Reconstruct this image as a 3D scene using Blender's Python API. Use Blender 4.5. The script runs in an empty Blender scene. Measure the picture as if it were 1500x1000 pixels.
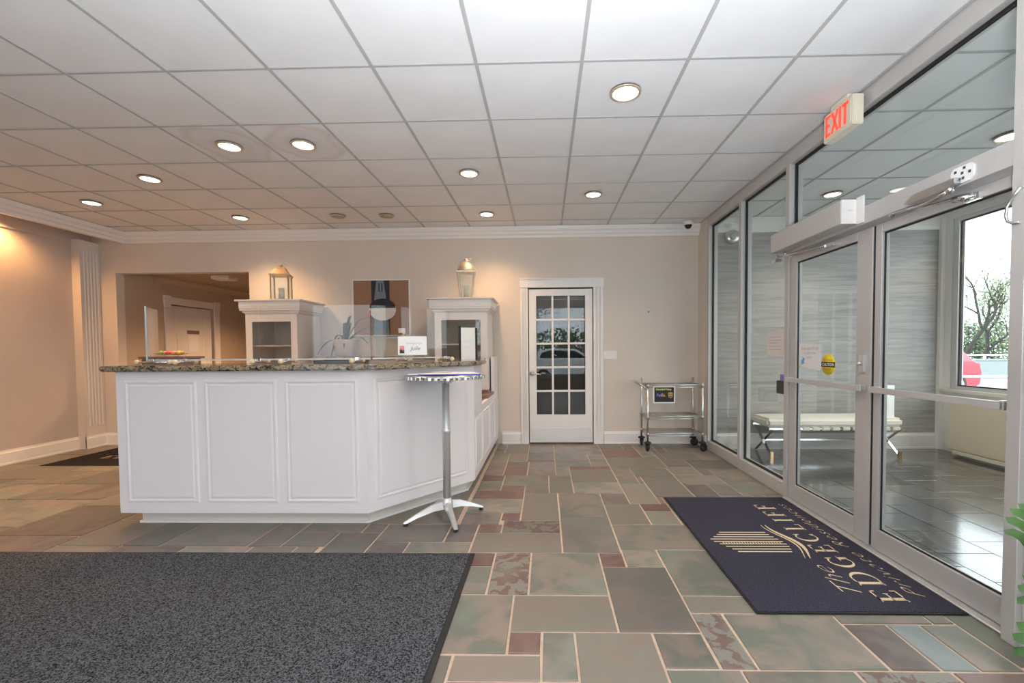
import bpy, bmesh, math, random
from mathutils import Vector, Matrix

random.seed(11)
scene = bpy.context.scene
COL = scene.collection

# ------------------------------------------------------------------ camera
cam_data = bpy.data.cameras.new('camera')
cam_data.sensor_width = 36.0
cam_data.lens = 635.7 / 1500 * 36.0
cam_data.shift_x = (750 - 783.9) / 1500
cam_data.shift_y = (532.0 - 500) / 1500
cam_data.clip_start = 0.05
cam = bpy.data.objects.new('camera', cam_data)
COL.objects.link(cam)
YAW, PITCH, ROLL = 0.0241, -0.0313, -0.0077
RZ = Matrix.Rotation(YAW, 3, 'Z')
RX = Matrix.Rotation(PITCH, 3, 'X')
BASE = Matrix(((1, 0, 0), (0, 0, 1), (0, 1, 0))).transposed()
RR = Matrix(((math.cos(ROLL), math.sin(ROLL), 0), (-math.sin(ROLL), math.cos(ROLL), 0), (0, 0, 1)))
MC = RZ @ RX @ BASE @ RR.transposed()
right, up, fwd = MC.col[0], MC.col[1], MC.col[2]
M4 = Matrix.Identity(4)
for i in range(3):
    M4[i][0], M4[i][1], M4[i][2] = right[i], up[i], -fwd[i]
M4.translation = (0, 0, 1.29)
cam.matrix_world = M4
scene.camera = cam

# ------------------------------------------------------------------ view
scene.view_settings.view_transform = 'Standard'
scene.view_settings.look = 'None'
scene.view_settings.gamma = 1.0
scene.view_settings.use_curve_mapping = False
scene.view_settings.exposure = 0.33
scene.cycles.max_bounces = 12
scene.cycles.diffuse_bounces = 5
scene.cycles.glossy_bounces = 5
scene.cycles.transparent_max_bounces = 16
scene.cycles.transmission_bounces = 8
scene.cycles.sample_clamp_indirect = 6.0
scene.cycles.use_denoising = True
scene.cycles.caustics_reflective = False
scene.cycles.caustics_refractive = False

# ------------------------------------------------------------------ sky and lights
SKY = 5.0
world = bpy.data.worlds.new('overcast_sky')
scene.world = world
world.use_nodes = True
wn = world.node_tree
wn.nodes.clear()
wo = wn.nodes.new('ShaderNodeOutputWorld')
wb = wn.nodes.new('ShaderNodeBackground')
wt = wn.nodes.new('ShaderNodeTexCoord')
ws = wn.nodes.new('ShaderNodeSeparateXYZ')
wr = wn.nodes.new('ShaderNodeValToRGB')
wr.color_ramp.elements[0].position = 0.0
wr.color_ramp.elements[0].color = (0.86, 0.91, 1.0, 1)
wr.color_ramp.elements[1].position = 0.6
wr.color_ramp.elements[1].color = (0.95, 0.97, 1.0, 1)
wn.links.new(wt.outputs['Generated'], ws.inputs[0])
wn.links.new(ws.outputs['Z'], wr.inputs['Fac'])
wn.links.new(wr.outputs['Color'], wb.inputs['Color'])
wb.inputs['Strength'].default_value = SKY
wn.links.new(wb.outputs[0], wo.inputs['Surface'])


def area_light(name, loc, target, sx, sy, energy, color=(1, 1, 1), portal=False):
    d = bpy.data.lights.new(name, 'AREA')
    d.shape = 'RECTANGLE'
    d.size, d.size_y = sx, sy
    d.energy = energy
    d.color = color
    if portal:
        d.cycles.is_portal = True
    o = bpy.data.objects.new(name, d)
    COL.objects.link(o)
    o.location = loc
    o.rotation_euler = (Vector(target) - Vector(loc)).to_track_quat('-Z', 'Y').to_euler()
    return o


def spot_light(name, loc, energy, color, angle=110, blend=0.7, radius=0.06, target=None):
    d = bpy.data.lights.new(name, 'SPOT')
    d.energy = energy
    d.color = color
    d.spot_size = math.radians(angle)
    d.spot_blend = blend
    d.shadow_soft_size = radius
    o = bpy.data.objects.new(name, d)
    COL.objects.link(o)
    o.location = loc
    if target:
        o.rotation_euler = (Vector(target) - Vector(loc)).to_track_quat('-Z', 'Y').to_euler()
    return o


# window portals: they only guide the sampling of the sky through the openings
for px in (-4.3, -1.5, 1.1):
    area_light('portal_rear_window', (px, -2.55, 1.57), (px, 0, 1.57), 1.8, 2.3, 1, portal=True)
area_light('portal_entry_window', (5.08, 3.0, 1.7), (0, 3.0, 1.7), 5.4, 2.3, 1, portal=True)
# the photographer's flash, bounced off the ceiling above and before the camera
area_light('bounced_flash', (0.2, 0.0, 1.15), (0.2, -0.02, 2.94), 0.3, 0.3, 175, (0.90, 0.94, 1.0))
WARM = (1.0, 0.62, 0.32)
LAMPS = [(-2.52, 3.47), (-1.92, 3.47), (-3.74, 4.08), (-4.96, 4.69), (-3.73, 5.29), (-0.70, 4.08), (0.52, 4.685), (-0.70, 5.30), (0.525, 2.857)]
for i, (x, y) in enumerate(LAMPS):
    left = x < -2.9
    spot_light('downlight_beam', (x, y, 2.90), 80 if left else (55 if y > 5 else 30), WARM if (left or y > 5) else (1.0, 0.74, 0.52), 125, 0.8, 0.07)
for x, y in ((3.10, 4.80), (3.66, 3.55)):
    spot_light('entry_downlight_beam', (x, y, 2.90), 65, (1.0, 0.88, 0.76), 125, 0.8, 0.07)
spot_light('cove_beam', (-6.1, 4.75, 2.86), 60, (1.0, 0.5, 0.18), 150, 0.7, 0.05)
spot_light('back_room_beam', (-4.4, 7.4, 2.35), 180, (1.0, 0.62, 0.34), 150, 0.8, 0.1)


# ------------------------------------------------------------------ materials
def node_mat(name):
    m = bpy.data.materials.new(name)
    m.use_nodes = True
    nt = m.node_tree
    b = nt.nodes['Principled BSDF']
    return m, nt, b


def mat(name, col, rough=0.5, metal=0.0, var=0.0, scale=6.0, bump=0.0, bscale=200.0, spec=0.5, emit=None, estr=0.0, coat=0.0):
    m, nt, b = node_mat(name)
    b.inputs['Base Color'].default_value = (*col, 1)
    b.inputs['Roughness'].default_value = rough
    b.inputs['Metallic'].default_value = metal
    b.inputs['Specular IOR Level'].default_value = spec
    if coat:
        b.inputs['Coat Weight'].default_value = coat
        b.inputs['Coat Roughness'].default_value = 0.1
    if var > 0 or bump > 0:
        tc = nt.nodes.new('ShaderNodeTexCoord')
    if var > 0:
        n = nt.nodes.new('ShaderNodeTexNoise')
        n.inputs['Scale'].default_value = scale
        n.inputs['Detail'].default_value = 5
        nt.links.new(tc.outputs['Object'], n.inputs['Vector'])
        r = nt.nodes.new('ShaderNodeValToRGB')
        r.color_ramp.elements[0].position = 0.3
        r.color_ramp.elements[1].position = 0.7
        r.color_ramp.elements[0].color = (*[c * (1 - var) for c in col], 1)
        r.color_ramp.elements[1].color = (*[min(1, c * (1 + var)) for c in col], 1)
        nt.links.new(n.outputs['Fac'], r.inputs['Fac'])
        nt.links.new(r.outputs['Color'], b.inputs['Base Color'])
    if bump > 0:
        n2 = nt.nodes.new('ShaderNodeTexNoise')
        n2.inputs['Scale'].default_value = bscale
        n2.inputs['Detail'].default_value = 3
        nt.links.new(tc.outputs['Object'], n2.inputs['Vector'])
        bp = nt.nodes.new('ShaderNodeBump')
        bp.inputs['Strength'].default_value = bump
        bp.inputs['Distance'].default_value = 0.004
        nt.links.new(n2.outputs['Fac'], bp.inputs['Height'])
        nt.links.new(bp.outputs['Normal'], b.inputs['Normal'])
    if emit:
        b.inputs['Emission Color'].default_value = (*emit, 1)
        b.inputs['Emission Strength'].default_value = estr
    return m


def stone_mat(name, c1, c2, c3, scale=3.0, lo=0.4, hi=0.6, rough=0.42):
    m, nt, b = node_mat(name)
    L = nt.links.new
    tc = nt.nodes.new('ShaderNodeTexCoord')
    oi = nt.nodes.new('ShaderNodeObjectInfo')
    mul = nt.nodes.new('ShaderNodeVectorMath'); mul.operation = 'SCALE'
    mul.inputs[0].default_value = (37.0, 71.0, 13.0)
    L(oi.outputs['Random'], mul.inputs['Scale'])
    add = nt.nodes.new('ShaderNodeVectorMath'); add.operation = 'ADD'
    L(tc.outputs['Object'], add.inputs[0]); L(mul.outputs[0], add.inputs[1])
    n1 = nt.nodes.new('ShaderNodeTexNoise')
    n1.inputs['Scale'].default_value = scale
    n1.inputs['Detail'].default_value = 6
    n1.inputs['Distortion'].default_value = 0.6
    L(add.outputs[0], n1.inputs['Vector'])
    r1 = nt.nodes.new('ShaderNodeValToRGB')
    r1.color_ramp.elements[0].position = lo + 0.02
    r1.color_ramp.elements[1].position = hi - 0.02
    r1.color_ramp.elements[0].color = (*c1, 1)
    r1.color_ramp.elements[1].color = (*c2, 1)
    L(n1.outputs['Fac'], r1.inputs['Fac'])
    n2 = nt.nodes.new('ShaderNodeTexNoise')
    n2.inputs['Scale'].default_value = 2.2
    n2.inputs['Detail'].default_value = 3
    ad2 = nt.nodes.new('ShaderNodeVectorMath'); ad2.operation = 'ADD'
    L(add.outputs[0], ad2.inputs[0]); ad2.inputs[1].default_value = (5, 9, 2)
    L(ad2.outputs[0], n2.inputs['Vector'])
    r2 = nt.nodes.new('ShaderNodeValToRGB')
    r2.color_ramp.elements[0].position = 0.52
    r2.color_ramp.elements[1].position = 0.68
    r2.color_ramp.elements[0].color = (0, 0, 0, 1)
    r2.color_ramp.elements[1].color = (0.95, 0.95, 0.95, 1)
    L(n2.outputs['Fac'], r2.inputs['Fac'])
    mx = nt.nodes.new('ShaderNodeMix'); mx.data_type = 'RGBA'
    L(r2.outputs['Color'], mx.inputs['Factor'])
    L(r1.outputs['Color'], mx.inputs['A'])
    mx.inputs['B'].default_value = (*c3, 1)
    hs = nt.nodes.new('ShaderNodeHueSaturation')
    mr = nt.nodes.new('ShaderNodeMapRange')
    mr.inputs['To Min'].default_value = 0.80
    mr.inputs['To Max'].default_value = 1.2
    L(oi.outputs['Random'], mr.inputs['Value'])
    L(mr.outputs[0], hs.inputs['Value'])
    L(mx.outputs['Result'], hs.inputs['Color'])
    L(hs.outputs['Color'], b.inputs['Base Color'])
    b.inputs['Roughness'].default_value = rough
    n3 = nt.nodes.new('ShaderNodeTexNoise')
    n3.inputs['Scale'].default_value = 28
    n3.inputs['Detail'].default_value = 4
    L(add.outputs[0], n3.inputs['Vector'])
    bp = nt.nodes.new('ShaderNodeBump')
    bp.inputs['Strength'].default_value = 0.25
    bp.inputs['Distance'].default_value = 0.004
    L(n3.outputs['Fac'], bp.inputs['Height'])
    L(bp.outputs['Normal'], b.inputs['Normal'])
    return m


def glass_mat(name, tint=(0.9, 0.93, 0.91), ior=1.5, extra=0.0, rough=0.0):
    m = bpy.data.materials.new(name)
    m.use_nodes = True
    nt = m.node_tree
    nt.nodes.clear()
    L = nt.links.new
    out = nt.nodes.new('ShaderNodeOutputMaterial')
    tr = nt.nodes.new('ShaderNodeBsdfTransparent')
    tr.inputs['Color'].default_value = (*tint, 1)
    gl = nt.nodes.new('ShaderNodeBsdfGlossy')
    gl.inputs['Roughness'].default_value = rough
    gl.inputs['Color'].default_value = (0.95, 0.97, 0.97, 1)
    # Schlick reflectance from the angle to either face of the sheet
    f0 = ((ior - 1) / (ior + 1)) ** 2
    ge = nt.nodes.new('ShaderNodeNewGeometry')
    dt = nt.nodes.new('ShaderNodeVectorMath'); dt.operation = 'DOT_PRODUCT'
    L(ge.outputs['Incoming'], dt.inputs[0]); L(ge.outputs['Normal'], dt.inputs[1])
    ab = nt.nodes.new('ShaderNodeMath'); ab.operation = 'ABSOLUTE'
    L(dt.outputs['Value'], ab.inputs[0])
    om = nt.nodes.new('ShaderNodeMath'); om.operation = 'SUBTRACT'; om.use_clamp = True
    om.inputs[0].default_value = 1.0; L(ab.outputs[0], om.inputs[1])
    pw = nt.nodes.new('ShaderNodeMath'); pw.operation = 'POWER'
    L(om.outputs[0], pw.inputs[0]); pw.inputs[1].default_value = 5.0
    ad = nt.nodes.new('ShaderNodeMath'); ad.operation = 'MULTIPLY_ADD'; ad.use_clamp = True
    L(pw.outputs[0], ad.inputs[0]); ad.inputs[1].default_value = 1 - f0; ad.inputs[2].default_value = f0 + extra
    mx = nt.nodes.new('ShaderNodeMixShader')
    L(ad.outputs[0], mx.inputs['Fac'])
    L(tr.outputs[0], mx.inputs[1]); L(gl.outputs[0], mx.inputs[2])
    L(mx.outputs[0], out.inputs['Surface'])
    return m


def granite_mat(name):
    m, nt, b = node_mat(name)
    L = nt.links.new
    tc = nt.nodes.new('ShaderNodeTexCoord')
    n = nt.nodes.new('ShaderNodeTexNoise')
    n.inputs['Scale'].default_value = 22
    n.inputs['Detail'].default_value = 8
    n.inputs['Distortion'].default_value = 1.6
    L(tc.outputs['Object'], n.inputs['Vector'])
    r = nt.nodes.new('ShaderNodeValToRGB')
    e = r.color_ramp.elements
    e[0].position = 0.34; e[0].color = (0.015, 0.016, 0.018, 1)
    e[1].position = 0.66; e[1].color = (0.30, 0.25, 0.19, 1)
    for p, c in ((0.43, (0.07, 0.08, 0.06, 1)), (0.49, (0.36, 0.27, 0.16, 1)), (0.55, (0.16, 0.09, 0.05, 1)), (0.60, (0.46, 0.37, 0.25, 1))):
        x = e.new(p); x.color = c
    L(n.outputs['Fac'], r.inputs['Fac'])
    L(r.outputs['Color'], b.inputs['Base Color'])
    b.inputs['Roughness'].default_value = 0.12
    return m


def wallpaper_mat(name):
    m, nt, b = node_mat(name)
    L = nt.links.new
    tc = nt.nodes.new('ShaderNodeTexCoord')
    mp = nt.nodes.new('ShaderNodeMapping')
    mp.inputs['Scale'].default_value = (0.55, 0.55, 9.0)
    L(tc.outputs['Object'], mp.inputs['Vector'])
    n = nt.nodes.new('ShaderNodeTexNoise')
    n.inputs['Scale'].default_value = 2.2
    n.inputs['Detail'].default_value = 7
    n.inputs['Roughness'].default_value = 0.65
    n.inputs['Distortion'].default_value = 1.1
    L(mp.outputs[0], n.inputs['Vector'])
    r = nt.nodes.new('ShaderNodeValToRGB')
    e = r.color_ramp.elements
    e[0].position = 0.33; e[0].color = (0.22, 0.21, 0.195, 1)
    e[1].position = 0.68; e[1].color = (0.39, 0.38, 0.365, 1)
    x = e.new(0.5); x.color = (0.32, 0.31, 0.295, 1)
    L(n.outputs['Fac'], r.inputs['Fac'])
    L(r.outputs['Color'], b.inputs['Base Color'])
    b.inputs['Roughness'].default_value = 0.55
    return m


def carpet_mat(name, c1, c2, scale=160):
    m, nt, b = node_mat(name)
    L = nt.links.new
    tc = nt.nodes.new('ShaderNodeTexCoord')
    n = nt.nodes.new('ShaderNodeTexNoise')
    n.inputs['Scale'].default_value = scale
    n.inputs['Detail'].default_value = 2
    L(tc.outputs['Object'], n.inputs['Vector'])
    r = nt.nodes.new('ShaderNodeValToRGB')
    r.color_ramp.elements[0].position = 0.38
    r.color_ramp.elements[1].position = 0.62
    r.color_ramp.elements[0].color = (*c1, 1)
    r.color_ramp.elements[1].color = (*c2, 1)
    L(n.outputs['Fac'], r.inputs['Fac'])
    L(r.outputs['Color'], b.inputs['Base Color'])
    b.inputs['Roughness'].default_value = 0.95
    b.inputs['Specular IOR Level'].default_value = 0.1
    bp = nt.nodes.new('ShaderNodeBump')
    bp.inputs['Strength'].default_value = 0.3
    bp.inputs['Distance'].default_value = 0.005
    L(n.outputs['Fac'], bp.inputs['Height'])
    L(bp.outputs['Normal'], b.inputs['Normal'])
    return m


def stained_mat(name, col, centres):
    # ceiling tile with old brown water rings around the two lamps
    m, nt, b = node_mat(name)
    L = nt.links.new
    g = nt.nodes.new('ShaderNodeNewGeometry')
    n = nt.nodes.new('ShaderNodeTexNoise')
    n.inputs['Scale'].default_value = 3.5
    n.inputs['Detail'].default_value = 4
    L(g.outputs['Position'], n.inputs['Vector'])
    prev = None
    for c in centres:
        d = nt.nodes.new('ShaderNodeVectorMath'); d.operation = 'DISTANCE'
        L(g.outputs['Position'], d.inputs[0]); d.inputs[1].default_value = c
        a = nt.nodes.new('ShaderNodeMath'); a.operation = 'MULTIPLY_ADD'
        L(n.outputs['Fac'], a.inputs[0]); a.inputs[1].default_value = 0.28
        L(d.outputs['Value'], a.inputs[2])
        r = nt.nodes.new('ShaderNodeValToRGB')
        e = r.color_ramp.elements
        e[0].position = 0.20; e[0].color = (0.2, 0.2, 0.2, 1)
        e[1].position = 0.46; e[1].color = (0, 0, 0, 1)
        x = e.new(0.36); x.color = (0.12, 0.12, 0.12, 1)
        x = e.new(0.41); x.color = (0.28, 0.28, 0.28, 1)
        L(a.outputs[0], r.inputs['Fac'])
        if prev is None:
            prev = r.outputs['Color']
        else:
            mm = nt.nodes.new('ShaderNodeMath'); mm.operation = 'MAXIMUM'
            L(prev, mm.inputs[0]); L(r.outputs['Color'], mm.inputs[1])
            prev = mm.outputs[0]
    mx = nt.nodes.new('ShaderNodeMix'); mx.data_type = 'RGBA'
    L(prev, mx.inputs['Factor'])
    mx.inputs['A'].default_value = (*col, 1)
    mx.inputs['B'].default_value = (0.36, 0.27, 0.2, 1)
    L(mx.outputs['Result'], b.inputs['Base Color'])
    b.inputs['Roughness'].default_value = 0.9
    return m


M = {}
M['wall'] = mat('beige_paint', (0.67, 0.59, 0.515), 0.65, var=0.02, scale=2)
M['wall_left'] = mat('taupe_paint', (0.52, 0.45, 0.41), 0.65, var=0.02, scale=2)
M['white'] = mat('white_trim_paint', (0.80, 0.77, 0.74), 0.4)
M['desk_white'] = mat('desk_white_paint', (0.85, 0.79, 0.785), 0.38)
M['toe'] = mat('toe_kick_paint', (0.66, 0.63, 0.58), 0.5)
M['ceil_tile'] = mat('ceiling_tile', (0.78, 0.78, 0.785), 0.9, var=0.03, scale=3, bump=0.2, bscale=150)
M['ceil_stain'] = stained_mat('stained_ceiling_tile', (0.78, 0.78, 0.785), [(-2.52, 3.47, 2.94), (-1.92, 3.47, 2.94)])
M['tbar'] = mat('ceiling_grid_metal', (0.45, 0.45, 0.445), 0.6)
M['grout'] = mat('sand_grout', (0.60, 0.45, 0.34), 0.9, var=0.12, scale=30)
M['alu'] = mat('brushed_aluminium', (0.57, 0.55, 0.53), 0.45, metal=0.3)
M['alu_light'] = mat('satin_aluminium', (0.72, 0.71, 0.70), 0.35, metal=0.6)
M['chrome'] = mat('chrome', (0.75, 0.75, 0.76), 0.14, metal=1.0)
M['steel'] = mat('satin_steel', (0.6, 0.6, 0.6), 0.28, metal=1.0)
M['zinc'] = mat('zinc_wire', (0.55, 0.55, 0.54), 0.3, metal=0.9)
M['black'] = mat('black_rubber', (0.012, 0.012, 0.012), 0.6)
M['black_gloss'] = mat('black_plastic', (0.015, 0.015, 0.016), 0.2)
M['dark'] = mat('dark_surface', (0.05, 0.045, 0.04), 0.7)
M['glass'] = glass_mat('clear_glass', (0.93, 0.955, 0.94))
M['glass_out'] = glass_mat('window_glass', (0.95, 0.97, 0.97))
M['acrylic'] = glass_mat('acrylic_sheet', (0.965, 0.96, 0.955), 1.30, 0.0)
M['frost'] = mat('frosted_edge', (0.66, 0.62, 0.58), 0.3)
M['lite'] = glass_mat('door_lite_glass', (0.88, 0.88, 0.86), 1.5, 0.0)
M['granite'] = granite_mat('polished_granite')
M['wallpaper'] = wallpaper_mat('grey_strie_wallpaper')
M['slate_dark'] = stone_mat('dark_slate', (0.045, 0.045, 0.046), (0.085, 0.082, 0.08), (0.06, 0.062, 0.065), 4, rough=0.20)
M['slate_dark'].node_tree.nodes['Principled BSDF'].inputs['Coat Weight'].default_value = 0.7
M['slate_dark'].node_tree.nodes['Principled BSDF'].inputs['Coat Roughness'].default_value = 0.12
for _n in M['slate_dark'].node_tree.nodes:
    if _n.type == 'BUMP':
        _n.inputs['Strength'].default_value = 0.08
M['g'] = stone_mat('green_slate', (0.156, 0.160, 0.130), (0.253, 0.202, 0.168), (0.207, 0.231, 0.185), 4.6)
M['d'] = stone_mat('dark_green_slate', (0.149, 0.137, 0.115), (0.192, 0.157, 0.134), (0.165, 0.167, 0.134), 4.6)
M['t'] = stone_mat('tan_slate', (0.219, 0.173, 0.142), (0.202, 0.183, 0.147), (0.202, 0.205, 0.163), 4.6)
M['p'] = stone_mat('purple_slate', (0.145, 0.109, 0.100), (0.190, 0.157, 0.138), (0.165, 0.152, 0.129), 7.0)
M['r'] = stone_mat('red_slate', (0.142, 0.077, 0.066), (0.176, 0.109, 0.092), (0.170, 0.132, 0.109), 7.0)
M['s'] = stone_mat('mottled_slate', (0.137, 0.079, 0.069), (0.195, 0.185, 0.157), (0.186, 0.185, 0.153), 15.0, 0.46, 0.53)
M['b'] = stone_mat('blue_slate', (0.209, 0.241, 0.236), (0.264, 0.280, 0.275), (0.230, 0.275, 0.264), 4.6)
M['rear_floor'] = stone_mat('far_slate', (0.15, 0.155, 0.13), (0.19, 0.165, 0.135), (0.165, 0.17, 0.145), 2.0)
M['mat_grey'] = carpet_mat('grey_ribbed_carpet', (0.008, 0.0085, 0.010), (0.135, 0.139, 0.150), 170)
M['mat_navy'] = carpet_mat('navy_carpet', (0.026, 0.024, 0.040), (0.064, 0.060, 0.082), 200)
M['mat_black'] = carpet_mat('black_carpet', (0.012, 0.010, 0.012), (0.035, 0.03, 0.032), 200)
M['gold'] = carpet_mat('gold_yarn', (0.60, 0.47, 0.28), (0.80, 0.66, 0.44), 200)
M['lens'] = mat('lamp_lens', (1, 1, 1), 0.5, emit=(1.0, 0.93, 0.82), estr=7.0)
M['lens_off'] = mat('unlit_lamp_lens', (0.42, 0.35, 0.27), 0.5)
M['trim_ring'] = mat('lamp_trim', (0.62, 0.5, 0.38), 0.3, metal=0.5)
M['cream'] = mat('cream_plastic', (0.78, 0.72, 0.58), 0.4)
M['exit_red'] = mat('exit_letters', (0.8, 0.05, 0.03), 0.4, emit=(1.0, 0.09, 0.05), estr=0.7)
M['leather'] = mat('white_leather', (0.80, 0.75, 0.66), 0.35, bump=0.1, bscale=90)
M['brass'] = mat('brass_metal', (0.75, 0.52, 0.28), 0.25, metal=1.0)
M['ac'] = mat('tan_enamel', (0.74, 0.64, 0.48), 0.4)
M['paper'] = mat('white_paper', (0.86, 0.85, 0.83), 0.6)
M['pink_paper'] = mat('pale_pink_paper', (0.80, 0.72, 0.70), 0.6)
M['blue_edge'] = mat('blue_cover', (0.06, 0.13, 0.62), 0.4)
M['ink'] = mat('grey_ink', (0.12, 0.12, 0.13), 0.7)
M['pale_ink'] = mat('pale_ink', (0.45, 0.45, 0.46), 0.7)
M['red_ink'] = mat('orange_ink', (0.75, 0.38, 0.25), 0.7)
M['blue_ink'] = mat('blue_ink', (0.12, 0.36, 0.68), 0.6)
M['yellow'] = mat('yellow_sticker', (0.95, 0.72, 0.02), 0.45)
M['yellow_ink'] = mat('yellow_ink', (0.80, 0.76, 0.18), 0.6)
M['fed'] = mat('violet_ink', (0.22, 0.22, 0.62), 0.6)
M['orange'] = mat('orange_print', (0.80, 0.30, 0.12), 0.6)
M['shield'] = mat('shield_gold', (0.72, 0.42, 0.16), 0.6)
M['shield_brown'] = mat('shield_brown', (0.2, 0.08, 0.03), 0.6)
M['wood'] = mat('pale_wood', (0.78, 0.64, 0.44), 0.45, var=0.06, scale=20)
M['candle'] = mat('ivory_wax', (0.86, 0.78, 0.64), 0.5)
M['lantern_gold'] = mat('champagne_metal', (0.50, 0.36, 0.24), 0.38, metal=0.9)
M['lantern_pale'] = mat('pale_nickel', (0.60, 0.54, 0.43), 0.42, metal=0.8)
M['hutch'] = mat('hutch_paint', (0.80, 0.74, 0.69), 0.42)
M['hutch_back'] = mat('hutch_interior', (0.74, 0.69, 0.64), 0.6)
M['flute'] = mat('pale_flute_paint', (0.70, 0.64, 0.60), 0.5)
M['art_brown'] = mat('art_brown', (0.30, 0.16, 0.09), 0.7)
M['art_black'] = mat('art_black', (0.025, 0.022, 0.025), 0.7)
M['art_grey'] = mat('art_grey', (0.17, 0.21, 0.24), 0.7)
M['art_cream'] = mat('art_cream', (0.80, 0.74, 0.68), 0.7)
M['art_rose'] = mat('art_rose', (0.45, 0.13, 0.13), 0.7)
M['leaf'] = mat('green_leaf', (0.045, 0.13, 0.016), 0.4, var=0.35, scale=8)
M['leaf_dark'] = mat('dark_leaf', (0.05, 0.08, 0.035), 0.4, var=0.3, scale=10)
M['stem'] = mat('leaf_stem', (0.16, 0.28, 0.06), 0.5)
M['pot'] = mat('taupe_pot', (0.50, 0.42, 0.38), 0.5)
M['soil'] = mat('potting_soil', (0.05, 0.035, 0.025), 0.9)
M['car_red'] = mat('red_car_paint', (0.55, 0.02, 0.045), 0.22, coat=0.6)
M['car_white'] = mat('white_car_paint', (0.75, 0.77, 0.78), 0.22, coat=0.6)
M['car_glass'] = mat('car_glass', (0.03, 0.04, 0.045), 0.06)
M['tail'] = mat('tail_lamp', (0.2, 0.01, 0.01), 0.15)
M['tyre'] = mat('tyre_rubber', (0.02, 0.02, 0.02), 0.7)
M['concrete'] = mat('pale_concrete', (0.27, 0.31, 0.32), 0.8, var=0.06, scale=3)
M['asphalt'] = mat('pale_asphalt', (0.34, 0.36, 0.37), 0.9, var=0.1, scale=4)
M['rail_white'] = mat('white_railing', (0.82, 0.84, 0.84), 0.4)
M['bark'] = mat('grey_bark', (0.035, 0.03, 0.028), 0.9, var=0.2, scale=12)
M['foliage'] = mat('spring_foliage', (0.15, 0.21, 0.09), 0.7, var=0.3, scale=2)
M['foliage2'] = mat('olive_foliage', (0.11, 0.16, 0.08), 0.7, var=0.3, scale=2)
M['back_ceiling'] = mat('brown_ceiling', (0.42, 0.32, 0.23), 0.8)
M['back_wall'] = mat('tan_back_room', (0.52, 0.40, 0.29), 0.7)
M['kick'] = mat('brushed_kick_plate', (0.74, 0.73, 0.71), 0.3, metal=0.6)
M['brown_counter'] = mat('brown_laminate', (0.24, 0.14, 0.10), 0.35)
M['candy_red'] = mat('red_wrapper', (0.75, 0.09, 0.06), 0.3)
M['candy_yellow'] = mat('yellow_wrapper', (0.85, 0.63, 0.08), 0.3)
M['candy_pink'] = mat('pink_wrapper', (0.80, 0.30, 0.30), 0.3)
M['candy_green'] = mat('green_wrapper', (0.35, 0.5, 0.1), 0.3)


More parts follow.
